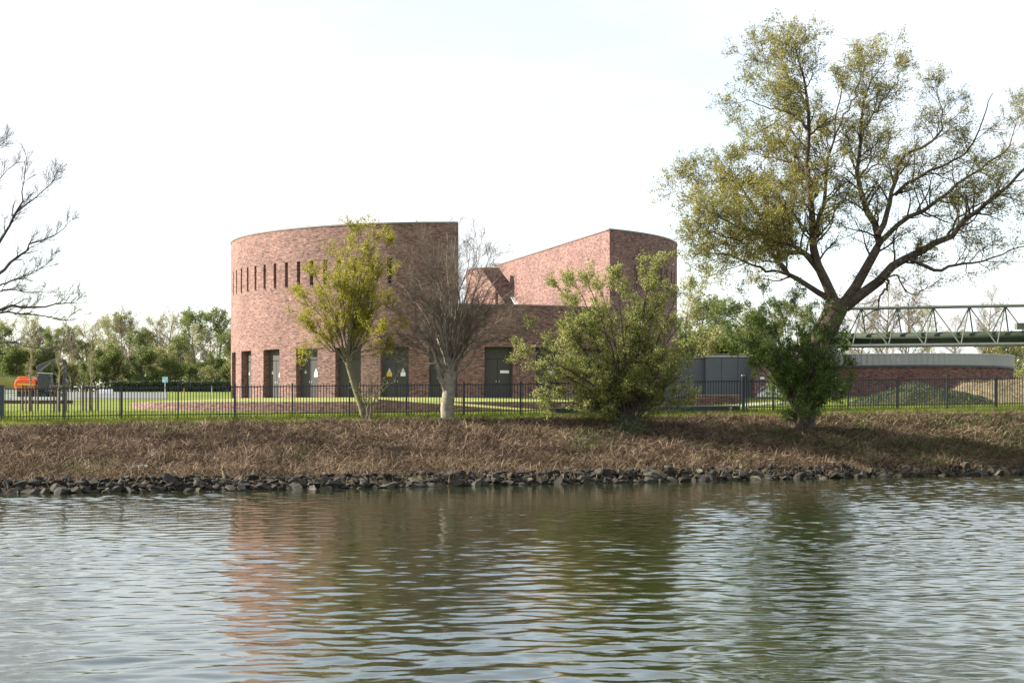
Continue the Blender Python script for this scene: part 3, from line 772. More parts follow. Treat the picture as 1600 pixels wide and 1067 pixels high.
# --- the big spreading tree
r = np.random.default_rng(41)
D0 = 94.5; bx = PX(1252, D0); base = np.array((bx, D0, float(ground(bx, D0))-.15))
root = tree_thing('spreading_tree', 'huge spreading tree with forked trunk and thin fresh olive leaves', base)
W = Wood()
trunk = limb([base, P(1259, 600, D0), P(1276, 540, D0), P(1298, 500, D0), P(1313, 470, D0)], .78, .62, 10, .03)
W.add(trunk[0][None], trunk[1][None], 12)
big = [
 ([(1311, 482), (1295, 450), (1277, 404), (1270, 365), (1268, 312), (1263, 250), (1266, 202), (1261, 158), (1253, 109), (1241, 66)], D0, D0-2.5, .44, .03),
 ([(1275, 370), (1279, 346), (1290, 303), (1292, 259), (1303, 215), (1312, 162), (1322, 104)], D0, D0+3.5, .22, .02),
 ([(1285, 430), (1263, 404), (1246, 387), (1219, 378), (1184, 366), (1140, 350), (1095, 320), (1062, 300)], D0, D0-3.5, .25, .02),
 ([(1300, 468), (1262, 446), (1228, 426), (1206, 396), (1197, 360), (1180, 325), (1150, 285), (1118, 258)], D0, D0+2, .24, .02),
 ([(1228, 428), (1190, 420), (1150, 400), (1110, 395), (1085, 400)], D0-1, D0-4.5, .12, .02),
 ([(1266, 290), (1255, 264), (1241, 255), (1219, 250), (1185, 240), (1150, 232)], D0-1, D0+3, .13, .02),
 ([(1264, 205), (1252, 190), (1228, 175), (1202, 170), (1165, 155)], D0-1.5, D0-4, .12, .02),
 ([(1262, 165), (1240, 130), (1205, 100), (1190, 88)], D0-2, D0+1, .09, .02),
 ([(1303, 215), (1330, 160), (1345, 120), (1340, 95)], D0+2, D0+4, .08, .02),
 ([(1318, 476), (1347, 435), (1369, 391), (1371, 365), (1356, 330), (1343, 299), (1338, 268), (1345, 237), (1347, 197), (1356, 140), (1382, 98)], D0, D0-3, .42, .02),
 ([(1371, 368), (1387, 330), (1396, 294), (1409, 250), (1453, 224), (1471, 202), (1473, 175), (1462, 138)], D0-1, D0+3, .23, .02),
 ([(1320, 480), (1365, 444), (1404, 413), (1440, 391), (1479, 374), (1515, 338), (1550, 312), (1585, 277), (1625, 245), (1660, 230)], D0, D0-4, .42, .03),
 ([(1420, 404), (1462, 420), (1493, 413), (1537, 409), (1580, 391), (1625, 380)], D0-2, D0+1, .16, .02),
 ([(1371, 385), (1391, 365), (1426, 338), (1470, 312), (1506, 281), (1545, 255), (1576, 228), (1592, 180)], D0-.5, D0+5, .24, .02),
 ([(1398, 305), (1425, 285), (1453, 268), (1497, 246), (1523, 224), (1537, 180), (1551, 146)], D0, D0-4.5, .15, .02),
 ([(1480, 374), (1490, 352), (1510, 330), (1570, 305), (1620, 300)], D0-1, D0+3.5, .12, .02),
 ([(1380, 432), (1388, 446), (1376, 458), (1368, 482), (1350, 496)], D0-1, D0-2, .12, .03),
 ([(1372, 440), (1400, 432), (1415, 455), (1432, 460), (1450, 445)], D0-1, D0+2, .08, .02),
 ([(1206, 396), (1190, 350), (1200, 310), (1215, 290)], D0-1, D0+3, .09, .02),
 ([(1240, 385), (1225, 350), (1228, 320), (1240, 300)], D0-2, D0-4, .08, .02),
 ([(1184, 366), (1150, 375), (1120, 365), (1085, 345)], D0-2, D0-5, .08, .02),
 ([(1193, 345), (1165, 310), (1120, 290), (1090, 280)], D0, D0+4, .08, .02),
 ([(1347, 205), (1370, 170), (1400, 130), (1405, 110)], D0-2, D0-3, .07, .02),
 ([(1340, 280), (1365, 260), (1385, 235), (1392, 205)], D0-1, D0+3, .08, .02),
]
dens = [1.2, 1.2, 1.9, 1.9, 1.6, 1.5, 1.4, 1.3, 1., 1., .85, .85, .6, .9, .75, .6, .25, .4, 1.3, 1.3, 1.4, 1.4, .7, .9]
LP = []
for (pts, d0, d1, r0, r1), dn in zip(big, dens):
    l = px_limb(pts, d0, d1, r0*.8, r1, 16, .06, .75); W.add(l[0][None], l[1][None], 9 if r0 > .2 else 7)
    lim = (l[0][None], l[1][None]); ll = np.linalg.norm(np.diff(l[0], axis=0), axis=1).sum()
    n1 = max(3, int(ll*2.3*min(dn, 1.25)))
    p1, q1 = kids(*lim, n1, 3.6, .55, .55, .75, .15, 7, r, start=.16, rscale=.5, rmax=.07, rtip=.012, bend=.05, wob=.18, tipfall=.45)
    p2, q2 = kids(p1, q1, 8, 1.7, .5, .6, .7, .15, 5, r, start=.2, rscale=.5, rmax=.025, rtip=.007, bend=.03, wob=.2)
    p3, q3 = kids(p2, q2, 5, .75, .5, .6, .7, .1, 4, r, start=.15, rscale=.6, rmax=.011, rtip=.0045, wob=.2)
    W.add(p1, q1, 5); W.add(p2, q2, 4); W.add(p3, q3, 3)
    LP.append(leaves(p3, max(1, int(round(6.5*dn))), .092, .4, .08, r)); LP.append(leaves(p2, max(1, int(round(4*dn))), .08, .4, .05, r))
finish(root, W, LP, M['bark_big'], M['leaf_big'])

# --- generic vase shaped tree from pixel targets
def vase(root, base, fork, targets, D, r, rt, rl, n1, n2, n3, L1, L2, L3, sides=(8, 5, 4, 3), leaf=None, bow=.35, dj=2.2, rtw=.005, upk=.25):
    W = Wood(); LPs = []
    tk = limb(fork, rt, rt*.8, 8, .015); W.add(tk[0][None], tk[1][None], 10)
    lims = []
    for (tx, ty) in targets:
        Dt = D+r.uniform(-dj, dj); s = tk[0][-1-int(r.integers(0, 2))]; e = P(tx, ty, Dt)
        mid1 = s+(e-s)*.3+np.array((0, 0, np.linalg.norm(e-s)*bow*.35)); mid2 = s+(e-s)*.65+np.array((0, 0, np.linalg.norm(e-s)*bow*.3))
        l = limb([s, mid1, mid2, e], rl*r.uniform(.7, 1.1), .012, 12, .05, r, .7); lims.append(l)
    LPn, LR = stack(lims); W.add(LPn, LR, sides[0])
    p1, q1 = kids(LPn, LR, n1, L1, .5, .75, .55, upk, 6, r, start=.15, rscale=.5, rmax=.04, rtip=.009, bend=.04, wob=.13)
    p2, q2 = kids(p1, q1, n2, L2, .5, .7, .6, upk*.6, 5, r, start=.15, rscale=.5, rmax=.014, rtip=.006, bend=.03, wob=.15)
    W.add(p1, q1, sides[1]); W.add(p2, q2, sides[2])
    if n3:
        p3, q3 = kids(p2, q2, n3, L3, .5, .7, .6, upk*.5, 3, r, start=.1, rscale=.6, rmax=.008, rtip=rtw, wob=.15); W.add(p3, q3, sides[3])
    else: p3 = p2
    W.limbs = (LPn, LR); return W, p1, p2, p3

# yellow budding tree
r = np.random.default_rng(52); D = 95.4
bx = PX(570, D); base = np.array((bx, D, float(ground(bx, D))-.1))
root = tree_thing('young_maple_tree', 'slender tree with yellow green spring buds before the drum doors', base)
W, p1, p2, p3 = vase(root, base, [base, P(563, 630, D), P(556, 610, D), P(549, 585, D), P(543, 565, D)],
    [(478, 545), (472, 505), (470, 462), (490, 425), (515, 395), (540, 372), (560, 362), (578, 352), (590, 368), (605, 378), (617, 392), (612, 440), (605, 480), (612, 520), (598, 545), (530, 430), (560, 420), (580, 440), (545, 470), (505, 470), (570, 500)], D, r, .20, .075, 9, 6, 3, 2.1, .95, .42, bow=.3, dj=2.0, upk=.45)
finish(root, W, [leaves(p3, 10, .075, .4, .06, r), leaves(p2, 10, .085, .4, .09, r)], M['bark_moss'], M['leaf_yellow'])
# shoots at its foot
r = np.random.default_rng(53); b2 = np.array((PX(577, D-.2), D-.2, base[2]+.05))
rs = thing('basal_shrub', 'thin leafy shoots sprouting at the foot of the yellow budding tree', 'shrub', b2)
Wd = Wood(); ls = [limb([b2+r.normal(0, .08, 3)*np.array((1, 1, 0)), P(577+(a-577)*.4, 640-(640-b_)*.5, D-.2), P(a, b_, D-.2+r.uniform(-.6, .6))], .025, .006, 8, .03, r) for a, b_ in [(560, 600), (568, 575), (575, 562), (583, 580), (590, 590), (600, 600), (607, 588), (612, 598), (596, 612), (566, 620), (552, 605), (585, 560)]]
a1, a2 = stack(ls); Wd.add(a1, a2, 5); p1, q1 = kids(a1, a2, 9, .8, .5, .7, .6, .4, 4, r, rmax=.01, rtip=.004); Wd.add(p1, q1, 3)
finish(rs, Wd, [leaves(p1, 6, .075, .4, .04, r)], M['twig_tan'], M['leaf_bush'], 'foliage')

# bare pale tree
r = np.random.default_rng(61); D = 95.8
bx = PX(700, D); base = np.array((bx, D, float(ground(bx, D))-.1))
root = tree_thing('bare_tree', 'leafless pale barked tree with a dense fan of twigs in front of the low wall', base)
W, p1, p2, p3 = vase(root, base, [base, P(699, 640, D), P(700, 620, D), P(703, 600, D), P(705, 580, D)],
    [(612, 520), (606, 480), (620, 440), (635, 405), (655, 385), (675, 372), (698, 364), (712, 372), (735, 388), (752, 380), (772, 392), (788, 420), (800, 455), (806, 490), (790, 520), (650, 440), (680, 420), (720, 430), (750, 440), (640, 480), (770, 470), (690, 470), (735, 480), (665, 510), (620, 545)], D, r, .42, .10, 10, 8, 6, 2.5, 1.15, .6, bow=.30, dj=2.8, rtw=.0038, upk=.16)
W.add(*[x[None] for x in limb([P(701, 622, D), P(688, 590, D-.3), P(680, 560, D-.5), P(664, 530, D-.8), P(634, 512, D-1)], .17, .02, 12, .04, r)], 8)
W.add(*[x[None] for x in limb([P(703, 592, D), P(722, 578, D), P(740, 556, D-.3), P(748, 530, D-.5), P(772, 505, D-.8)], .10, .015, 12, .04, r)], 8)
Wt = Wood(); Wt.b = [b_ for b_ in W.b if b_[2] <= 4 or (b_[2] == 5)]; W.b = [b_ for b_ in W.b if b_[2] > 5]
finish(root, W, [], M['bark_pale'], None)
V, F = Wt.build(); obj('twigs', V, F, M['twig_brown'], root, smooth=True)

# budding multi stemmed shrub on the bank
r = np.random.default_rng(71); D = 92.0
bx = PX(985, D); base = np.array((bx, D, float(ground(bx, D))-.15))
root = tree_thing('budding_shrub_tree', 'wide multi stemmed shrub with pale fresh leaves on the bank edge', base)
tg = [(815, 560), (830, 520), (850, 480), (870, 445), (885, 415), (915, 430), (940, 455), (965, 440), (995, 410), (1020, 405), (1040, 425), (1060, 460), (1066, 500), (1068, 540), (1072, 585), (1060, 620), (1030, 640), (850, 560), (835, 600), (860, 630), (900, 625), (930, 645), (900, 480), (880, 530), (920, 510), (950, 520), (985, 480), (1010, 500), (1035, 520), (990, 540), (1030, 570), (950, 580), (1000, 600), (910, 570), (1050, 560), (880, 590), (960, 630), (1010, 450)]
W, p1, p2, p3 = vase(root, base, [base, P(985, 672, D), P(983, 660, D)], tg, D, r, .34, .085, 11, 8, 3, 2.0, .95, .42, bow=.22, dj=2.6, upk=.25)
finish(root, W, [leaves(p3, 7, .09, .4, .07, r), leaves(p2, 8, .095, .4, .09, r)], M['bark_dark'], M['leaf_bush'])
# ivy round its foot
c = np.stack([r.normal(bx, .75, 2600), r.normal(D-.5, .5, 2600), np.zeros(2600)], -1); c[:, 2] = ground(c[:, 0], c[:, 1])+np.abs(r.normal(0, .55, 2600))*np.exp(-((c[:, 0]-bx)/1.2)**2)
V, F = blades(c, r.uniform(.07, .14, 2600), r)
tag(obj('ivy', V, F, M['leaf_ivy']), 'dark ivy wrapped round the foot of the pale leaved shrub', 'ivy')

# hawthorn in front of the big trunk
r = np.random.default_rng(81); D = 93.2
bx = PX(1250, D); base = np.array((bx, D, float(ground(bx, D))-.1))
root = tree_thing('hawthorn_shrub', 'dark green leafy hawthorn shrub hiding the trunk of the huge tree', base)
tg = [(1135, 480), (1142, 515), (1160, 465), (1190, 455), (1215, 470), (1240, 455), (1262, 470), (1290, 475), (1310, 495), (1315, 530), (1322, 565), (1325, 595), (1312, 612), (1295, 600), (1275, 560), (1255, 520), (1230, 510), (1205, 530), (1225, 560), (1205, 575), (1245, 590), (1290, 540), (1300, 570), (1180, 500), (1210, 600), (1260, 500), (1280, 590), (1205, 560), (1285, 510), (1262, 640), (1240, 645), (1150, 490), (1172, 478), (1200, 482), (1148, 540), (1172, 545), (1185, 520), (1320, 545), (1305, 590)]
W, p1, p2, p3 = vase(root, base, [base, P(1249, 665, D), P(1251, 650, D)], tg, D, r, .22, .06, 9, 7, 3, 1.4, .75, .36, bow=.2, dj=1.5, upk=.12)
finish(root, W, [leaves(p3, 7, .085, .4, .06, r), leaves(p2, 8, .09, .4, .08, r)], M['bark_dark'], M['leaf_hawthorn'])

# bare tree reaching in from the left edge
r = np.random.default_rng(91); D = 88.
bx = PX(-150, D); base = np.array((bx, D, float(ground(bx, D))-.1))
root = tree_thing('overhanging_bare_tree', 'dark bare branches of a tree reaching in at the left edge', base)
W = Wood(); tk = limb([base, P(-152, 560, D), P(-146, 450, D), P(-150, 330, D), P(-140, 200, D), P(-135, 120, D)], .55, .12, 14, .05); W.add(tk[0][None], tk[1][None], 10)
bl = [([(-148, 480), (-80, 440), (-25, 405), (0, 377), (17, 346), (34, 316), (37, 293), (42, 245)], .15),
      ([(20, 338), (36, 322), (62, 304), (82, 285), (88, 268)], .05),
      ([(-148, 520), (-80, 480), (0, 428), (17, 408), (39, 394), (45, 381), (67, 373), (96, 362), (110, 344)], .13),
      ([(-30, 450), (0, 446), (14, 440), (42, 431), (59, 420), (84, 402)], .07),
      ([(-148, 540), (-70, 505), (0, 484), (28, 480), (56, 481), (84, 476), (112, 474), (122, 468)], .13),
      ([(-148, 545), (-70, 500), (0, 490), (42, 490), (98, 500), (122, 498)], .10),
      ([(-148, 575), (-70, 545), (0, 534), (22, 536), (50, 541), (110, 546)], .08),
      ([(-60, 472), (-20, 462), (14, 452), (40, 455), (80, 458)], .06),
      ([(-145, 420), (-80, 350), (-40, 310), (-10, 290), (15, 262)], .12),
      ([(-145, 360), (-90, 280), (-40, 240), (-10, 232), (8, 222)], .12), ([(-148, 460), (-190, 400), (-260, 350), (-300, 300)], .12)]
lims = [px_limb(p, D, D+r.uniform(-2.5, 2.5), q, .012, 12, .04) for p, q in bl]
a1, a2 = stack(lims); W.add(a1, a2, 7)
p1, q1 = kids(a1, a2, 16, 1.7, .55, .8, .55, .28, 6, r, start=.35, rmax=.035, rtip=.008, bend=.06, wob=.15)
p2, q2 = kids(p1, q1, 7, .75, .5, .7, .6, .2, 5, r, rmax=.014, rtip=.006, bend=.05, wob=.15)
p3, q3 = kids(p2, q2, 3, .32, .5, .7, .6, .15, 3, r, rmax=.008, rtip=.005)
W.add(p1, q1, 4); W.add(p2, q2, 3); W.add(p3, q3, 3)
finish(root, W, [leaves(p3, 1, .03, .3, .005, r)], M['bark_grey'], M['leaf_wood_c'], 'buds')

# ------------------------------------------------------------------ far trees (one mesh set per kind, each tree its own thing)
def far_kind(seed, h, wd, nl, leafn, lsize, bark, leafm, twigs=True, low=.1, jit=.35):
    r = np.random.default_rng(seed); W = Wood()
    tk = limb([(0, 0, -.4), (r.normal(0, .15), r.normal(0, .15), h*.35), (r.normal(0, .3), r.normal(0, .3), h*.7), (r.normal(0, .4), r.normal(0, .4), h*.97)], .16, .03, 9, .05, r)
    W.add(tk[0][None], tk[1][None], 6)
    p1, q1 = kids(tk[0][None], tk[1][None], nl, wd*1.5, .4, .5, .95, .3, 6, r, start=low, rscale=.6, rmax=.08, rtip=.02, bend=.07, wob=.14, tipfall=.55)
    p2, q2 = kids(p1, q1, 6, wd*.5, .5, .7, .6, .25, 5, r, rmax=.035, rtip=.012, bend=.04); W.add(p1, q1, 4); W.add(p2, q2, 3)
    p3, q3 = kids(p2, q2, 3, wd*.26, .5, .7, .6, .2, 3, r, rmax=.016, rtip=.010)
    if twigs: W.add(p3, q3, 3)
    V, F = W.build(); tm = mesh('trunk', V, F, True); tm.materials.append(bark)
    V, F = cat_mesh([leaves(p3, leafn, lsize, .4, jit*.5, r), leaves(p2, leafn, lsize, .4, jit, r)]); cm = mesh('crown', V, F); cm.materials.append(leafm)
    return tm, cm
KIND = {
 'leafy': [far_kind(s, 11, 3.0, 34, 9, .2, M['bark_grey'], M['leaf_wood_a']) for s in (1, 2, 3)],
 'pale': [far_kind(s, 11.5, 3.0, 32, 5, .16, M['twig_tan'], M['leaf_wood_b']) for s in (4, 5, 6)],
 'brown': [far_kind(s, 10.5, 3.0, 40, 3, .11, M['twig_tan'], M['leaf_wood_c'], jit=.2) for s in (7, 8)],
 'bush': [far_kind(s, 5.5, 2.6, 34, 9, .2, M['bark_grey'], M['leaf_wood_a'], low=.05) for s in (9, 10)],
 'yellowbush': [far_kind(s, 5.5, 2.6, 34, 7, .17, M['bark_grey'], M['leaf_wood_b'], low=.05) for s in (12, 13)],
}
LAB = {'leafy': ('green_tree', 'green leafing tree in the far left wood', 'tree'), 'pale': ('pale_tree', 'pale budding tree in the far left wood', 'tree'),
       'brown': ('brown_tree', 'brown leafless tree in the far left wood', 'tree'), 'bush': ('green_shrub', 'dark green bush under the left wood', 'shrub'),
       'yellowbush': ('yellow_shrub', 'yellow green bush under the left wood', 'shrub')}
LABR = {'leafy': 'green leafing tree behind the service building', 'pale': 'pale budding tree on the right horizon', 'brown': 'bare brown tree behind the pipe bridge',
        'bush': 'dark bush behind the service building', 'yellowbush': 'yellow green bush behind the round basin'}
r = np.random.default_rng(17)
FARL = {}
def far_tree(kind, px, D, htpx, right=False):
    tm, cm = KIND[kind][int(r.integers(len(KIND[kind])))]
    x = PX(px, D); g_ = float(ground(x, D)); H0 = {'leafy': 11, 'pale': 11.5, 'brown': 10.5, 'bush': 5.8, 'yellowbush': 5.8}[kind]
    sc = (PZ(htpx, D)-g_)/H0
    nm, lb, ct = LAB[kind]
    if right: lb = LABR[kind]
    root = thing(nm, lb, ct, (x, D, g_-.1), ('far trees on the right: ' if right else 'far trees on the left: ')+kind)
    root.scale = (sc*r.uniform(.85, 1.15), sc*r.uniform(.85, 1.15), sc); root.rotation_euler = (0, 0, r.uniform(0, 6.28))
    link('trunk', tm, None, root); link('crown', cm, None, root)
    FARL.setdefault((kind, right), []).append((px, D, root))
for i, px in enumerate(np.linspace(-190, 385, 30)):
    k = ['pale', 'leafy', 'brown', 'leafy', 'pale', 'brown'][i % 6]
    far_tree(k, px+r.uniform(-8, 8), r.uniform(272, 292), r.uniform(490, 520))
for i, px in enumerate(np.linspace(-180, 380, 22)):
    k = ['leafy', 'brown', 'leafy', 'pale', 'brown'][i % 5]
    far_tree(k, px+r.uniform(-8, 8), r.uniform(256, 268), r.uniform(505, 545))
for i, px in enumerate(np.linspace(-180, 385, 26)):
    k = ['bush', 'yellowbush', 'bush'][i % 3]
    far_tree(k, px+r.uniform(-6, 6), r.uniform(244, 252), r.uniform(545, 585))
for px, D, y, k in [(1075, 205, 450, 'pale'), (1100, 215, 470, 'leafy'), (1130, 200, 478, 'leafy'), (1165, 210, 488, 'pale'), (1195, 205, 500, 'leafy'), (1225, 215, 480, 'leafy'), (1260, 210, 490, 'pale'), (1075, 190, 520, 'bush'), (1105, 188, 525, 'yellowbush'), (1140, 186, 528, 'bush'), (1175, 190, 520, 'yellowbush'), (1300, 215, 480, 'brown'), (1345, 205, 470, 'brown'), (1385, 200, 455, 'brown'), (1415, 200, 462, 'brown'), (1450, 215, 490, 'pale'), (1490, 220, 500, 'brown'), (1540, 205, 462, 'brown'), (1580, 200, 530, 'yellowbush'), (1605, 195, 540, 'yellowbush'), (1640, 200, 520, 'leafy'), (1680, 200, 500, 'pale'), (1555, 215, 535, 'yellowbush')]:
    far_tree(k, px, D, y, True)
ORD = 'first second third fourth fifth sixth seventh eighth ninth tenth eleventh twelfth thirteenth fourteenth fifteenth sixteenth seventeenth eighteenth nineteenth twentieth'.split()
for (kind, right), L_ in FARL.items():
    vis = sorted([a for a in L_ if a[0] > -12 and a[0] < 1612], key=lambda a: a[0])
    nb = [a for a in L_ if a[0] <= -12 or a[0] >= 1612]
    for k_, a in enumerate(vis):
        if len(vis) > 1: a[2]['label'] = a[2]['label']+', '+ORD[k_]+' of its kind from left'
    for a in nb:
        for ch in list(a[2].children): bpy.data.objects.remove(ch)
        bpy.data.objects.remove(a[2])

# ------------------------------------------------------------------ left middle distance
# hedge: dense leaf volume with trimmed top
r = np.random.default_rng(23)
hx0, hx1, hd = PX(172, 236), PX(380, 236), 236.
nL = 15000; c = np.stack([r.uniform(hx0, hx1, nL), hd+r.uniform(-.8, .8, nL), np.zeros(nL)], -1)
c[:, 2] = ground(c[:, 0], c[:, 1])+r.uniform(0, 1.55, nL)+.1*fbm(c[:, 0], c[:, 1], 8, .1, 2)
V, F = blades(c, r.uniform(.16, .3, nL), r)
hd_o = thing('clipped_hedge', 'long dark clipped hedge in front of the far wood', 'hedge', ((hx0+hx1)/2, hd, float(ground((hx0+hx1)/2, hd))))
obj('foliage', V, F, M['leaf_hedge'], hd_o)
xx = np.linspace(hx0+.3, hx1-.3, 26); mb = MB()
for x in xx: g_ = float(ground(x, hd)); mb.bar((x, hd, g_-.2), (x+r.uniform(-.2, .2), hd, g_+1.1), .05, 5, .02)
tag(mb.obj('stems', M['bark_dark'], hd_o), kind='stuff')
for lo, hi, Dd, hh, nm, lb in ((-260, 400, 300., 5.5, 'far_thicket', 'dense dark undergrowth behind the far wood on the left'), (1040, 1760, 236., 4.2, 'back_thicket', 'dense undergrowth behind the basin and service building')):
    nL = 16000; c = np.stack([PX(r.uniform(lo, hi, nL), Dd), Dd+r.uniform(-2.5, 2.5, nL), np.zeros(nL)], -1)
    c[:, 2] = ground(c[:, 0], c[:, 1])+hh*r.random(nL)*np.clip(.8+.35*fbm(c[:, 0], 0*c[:, 0], 14, .05, 3), .2, 1.3)
    V, F = blades(c, r.uniform(.3, .6, nL), r); tag(obj(nm, V, F, M['leaf_wood_a']), lb, 'undergrowth', kind='stuff')
# reed patch by the excavator
nL = 5000; D = 214.; c = np.stack([PX(r.uniform(-60, 66, nL), D), D+r.uniform(-4, 4, nL), np.zeros(nL)], -1); c[:, 2] = ground(c[:, 0], c[:, 1])
h = r.uniform(1.4, 2.6, nL); lean = r.normal(0, .18, (nL, 2)); wv = .035
V = np.stack([c-np.array((wv, 0, 0)), c+np.array((wv, 0, 0)), c+np.stack([lean[:, 0], lean[:, 1], h], -1)], 1).reshape(-1, 3)
tag(obj('reeds', V, np.arange(3*nL).reshape(-1, 3), M['leaf_wood_b']), 'pale tall reeds behind the orange excavator', 'reeds', kind='stuff')

# signs and posts
D = 205.; g_ = float(ground(PX(258, D), D)); sg = thing('sign_post', 'small turquoise and white sign on a pale pole on the lawn', 'sign', (PX(258, D), D, g_))
MB().bar((PX(258, D), D, g_-.2), (PX(258, D), D, PZ(589, D)), .045, 8).obj('pole', M['pale_grey'], sg)
b_ = MB().box(PX(253.6, D), PX(262.4, D), D-.09, D-.05, PZ(597.5, D), PZ(588.5, D)).obj('board', M['turquoise'], sg)
MB().box(PX(254.5, D), PX(258.5, D), D-.1, D-.092, PZ(596.5, D), PZ(592.8, D)).obj('white_field', M['white'], b_)
mb = MB(); zc = PZ(591, D)
mb.add([(PX(259, D), D-.1, zc), (PX(261.5, D), D-.1, zc-.12), (PX(261.5, D), D-.1, zc+.12)], [(0, 1, 2)]); mb.obj('white_mark', M['white'], b_)
D = 200.; g_ = float(ground(PX(288, D), D)); mk = thing('marker_post', 'short orange and yellow marker post on the lawn right of the sign', 'post', (PX(288, D), D, g_))
MB().bar((PX(288, D), D, g_-.1), (PX(288, D), D, PZ(612, D)), .06, 8).obj('shaft', M['orange'], mk)
MB().bar((PX(288, D), D, PZ(612, D)), (PX(288, D), D, PZ(606, D)), .065, 8, .05).obj('cap', M['yellow'], mk)
D = 202.; g_ = float(ground(PX(331, D), D)); mk = thing('pipe_post', 'thin pale grey post in front of the hedge', 'post', (PX(331, D), D, g_))
MB().bar((PX(331, D), D, g_-.1), (PX(331, D), D, PZ(603, D)), .035, 8).obj('shaft', M['pale_grey'], mk)
MB().bar((PX(331, D), D, PZ(603, D)), (PX(331, D), D, PZ(602, D)), .06, 8).obj('cap', M['machine_grey'], mk)

# staked young trees
def staked(px, D, toppx, label, seed):
    r = np.random.default_rng(seed); x = PX(px, D); g_ = float(ground(x, D)); t = thing('staked_sapling', label, 'tree', (x, D, g_), 'staked saplings on the lawn')
    W = Wood(); zt = PZ(toppx, D)
    tk = limb([(x, D, g_-.1), (x+.03, D, g_+1.6), (x+.05, D, g_+3), (x+.1, D, zt)], .085, .015, 9, .02, r); W.add(tk[0][None], tk[1][None], 6)
    p1, q1 = kids(tk[0][None], tk[1][None], 22, 1.5, .4, .7, .55, .5, 5, r, start=.42, rmax=.025, rtip=.01, tipfall=.6); p2, q2 = kids(p1, q1, 6, .6, .5, .7, .6, .3, 4, r, rmax=.012, rtip=.007)
    W.add(p1, q1, 4); W.add(p2, q2, 3); finish(t, W, [leaves(p2, 4, .06, .3, .03, r)], M['twig_tan'], M['leaf_wood_b'])
    cs = [(-.5, -.35), (.5, -.35), (.45, .45), (-.45, .45)]
    for dx, dy in cs:
        gg_ = float(ground(x+dx, D+dy)); MB().bar((x+dx, D+dy, gg_-.2), (x+dx, D+dy, g_+2.02), .055, 7).obj('stake', M['wood'], t)
    for (a, b_), (c_, d) in zip(cs, cs[1:]+cs[:1]): MB().bar((x+a, D+b_, g_+1.92), (x+c_, D+d, g_+1.92), .05, 6).obj('crossbar', M['wood'], t)
    for a, b_ in cs[:2]: MB().bar((x+a, D+b_, g_+1.86), (x, D, g_+1.8), .015, 4).obj('tie', M['black'], t)
    MB().bar((x, D, g_), (x, D, g_+1.7), .14, 8, .11).obj('trunk_wrap', M['wood'], t)
staked(47, 126, 545, 'leftmost staked sapling, in front of the excavator body', 1)
staked(92, 122, 540, 'staked sapling in front of the excavator arm', 2)
staked(141, 126, 535, 'staked sapling standing clear right of the excavator', 3)

# low wall with white coping
D = 165.; x0, x1 = PX(-60, D), PX(112, D); g0_ = float(ground((x0+x1)/2, D)); lw = thing('boundary_wall', 'low dark red wall with white slabs on top below the excavator', 'wall', ((x0+x1)/2, D, g0_))
V, F = box(x0, x1, D, D+.5, g0_-.5, g0_+.34); obj('brick_base', V, F, M['brick_dark'], lw, uv=wall_uv(V))
nx = 9
for i in range(nx):
    a = x0+(x1-x0)*i/nx; V, F = box(a+.03, x0+(x1-x0)*(i+1)/nx-.03, D-.08, D+.58, g0_+.345, g0_+.68); obj('coping_slab', V, F, M['white'], lw)
D = 172.; wf = thing('board_fence', 'white horizontal board fence behind the low wall at the left edge', 'fence', (PX(-15, D), D, float(ground(PX(-15, D), D))))
g_ = float(ground(PX(0, D), D))
for i in range(5): MB().box(PX(-60, D), PX(26, D), D, D+.05, g_+.25+i*.24, g_+.44+i*.24).obj('board', M['white'], wf)
for p in (-58, -30, -2, 25): MB().box(PX(p, D)-.06, PX(p, D)+.06, D+.052, D+.15, g_-.3, g_+1.5).obj('post', M['pale_grey'], wf)

# orange wheeled excavator (scale about 13 px per metre)
D = 178.; ex = thing('wheeled_excavator', 'orange and dark grey wheeled excavator with folded raised arm', 'excavator', (PX(62, D), D, float(ground(PX(62, D), D))))
e = lambda px, py, dy=0.: P(px, py, D)+np.array((0, dy, 0)); ge = float(ground(PX(62, D), D))
def eprism(name, pts, y0, y1, mat, par=None, bev=.04):
    mb = MB(); mb.prism([P(a, b_, D)+np.array((0, y0, 0)) for a, b_ in pts], (0, y1-y0, 0)); return mb.obj(name, mat, par or ex, bev)
for px in (34, 46, 74, 86):
    for s in (-1.05, 1.05):
        x = PX(px, D); zc = ge+.52
        wv = MB().bar((x, D+s-.2, zc), (x, D+s+.2, zc), .52, 18).obj('wheel', M['rubber'], ex)
        MB().bar((x, D+s-.215, zc), (x, D+s+.215, zc), .25, 10).obj('rim', M['machine_grey'], wv)
ub = PZ(0, D); zz = lambda z: HOR-(z-CZ)/D*FPX
eprism('chassis', [(31, zz(ge+.95)), (31, zz(ge+.5)), (90, zz(ge+.5)), (90, zz(ge+.95))], -.75, .75, M['machine_grey'])
eprism('dozer_blade', [(90, zz(ge+.85)), (92, zz(ge+.2)), (94, zz(ge+.2)), (93, zz(ge+.85))], -1.2, 1.2, M['machine_grey'])
eprism('slew_ring', [(52, zz(ge+1.15)), (52, zz(ge+.95)), (72, zz(ge+.95)), (72, zz(ge+1.15))], -.6, .6, M['black'])
T_ = zz(ge+1.15)
eprism('upper_body', [(28, T_), (27, T_-9), (29, T_-16), (36, T_-18), (60, T_-17), (62, T_)], -1.2, 1.2, M['orange'], bev=.12)
eprism('engine_hood', [(30, T_-18.2), (33, T_-21), (52, T_-21), (56, T_-17.2)], -1., .9, M['orange'], bev=.08)
eprism('side_stripe', [(32, T_-8), (32, T_-10.5), (58, T_-9.5), (58, T_-7)], -1.215, -1.205, M['yellow'], bev=0)
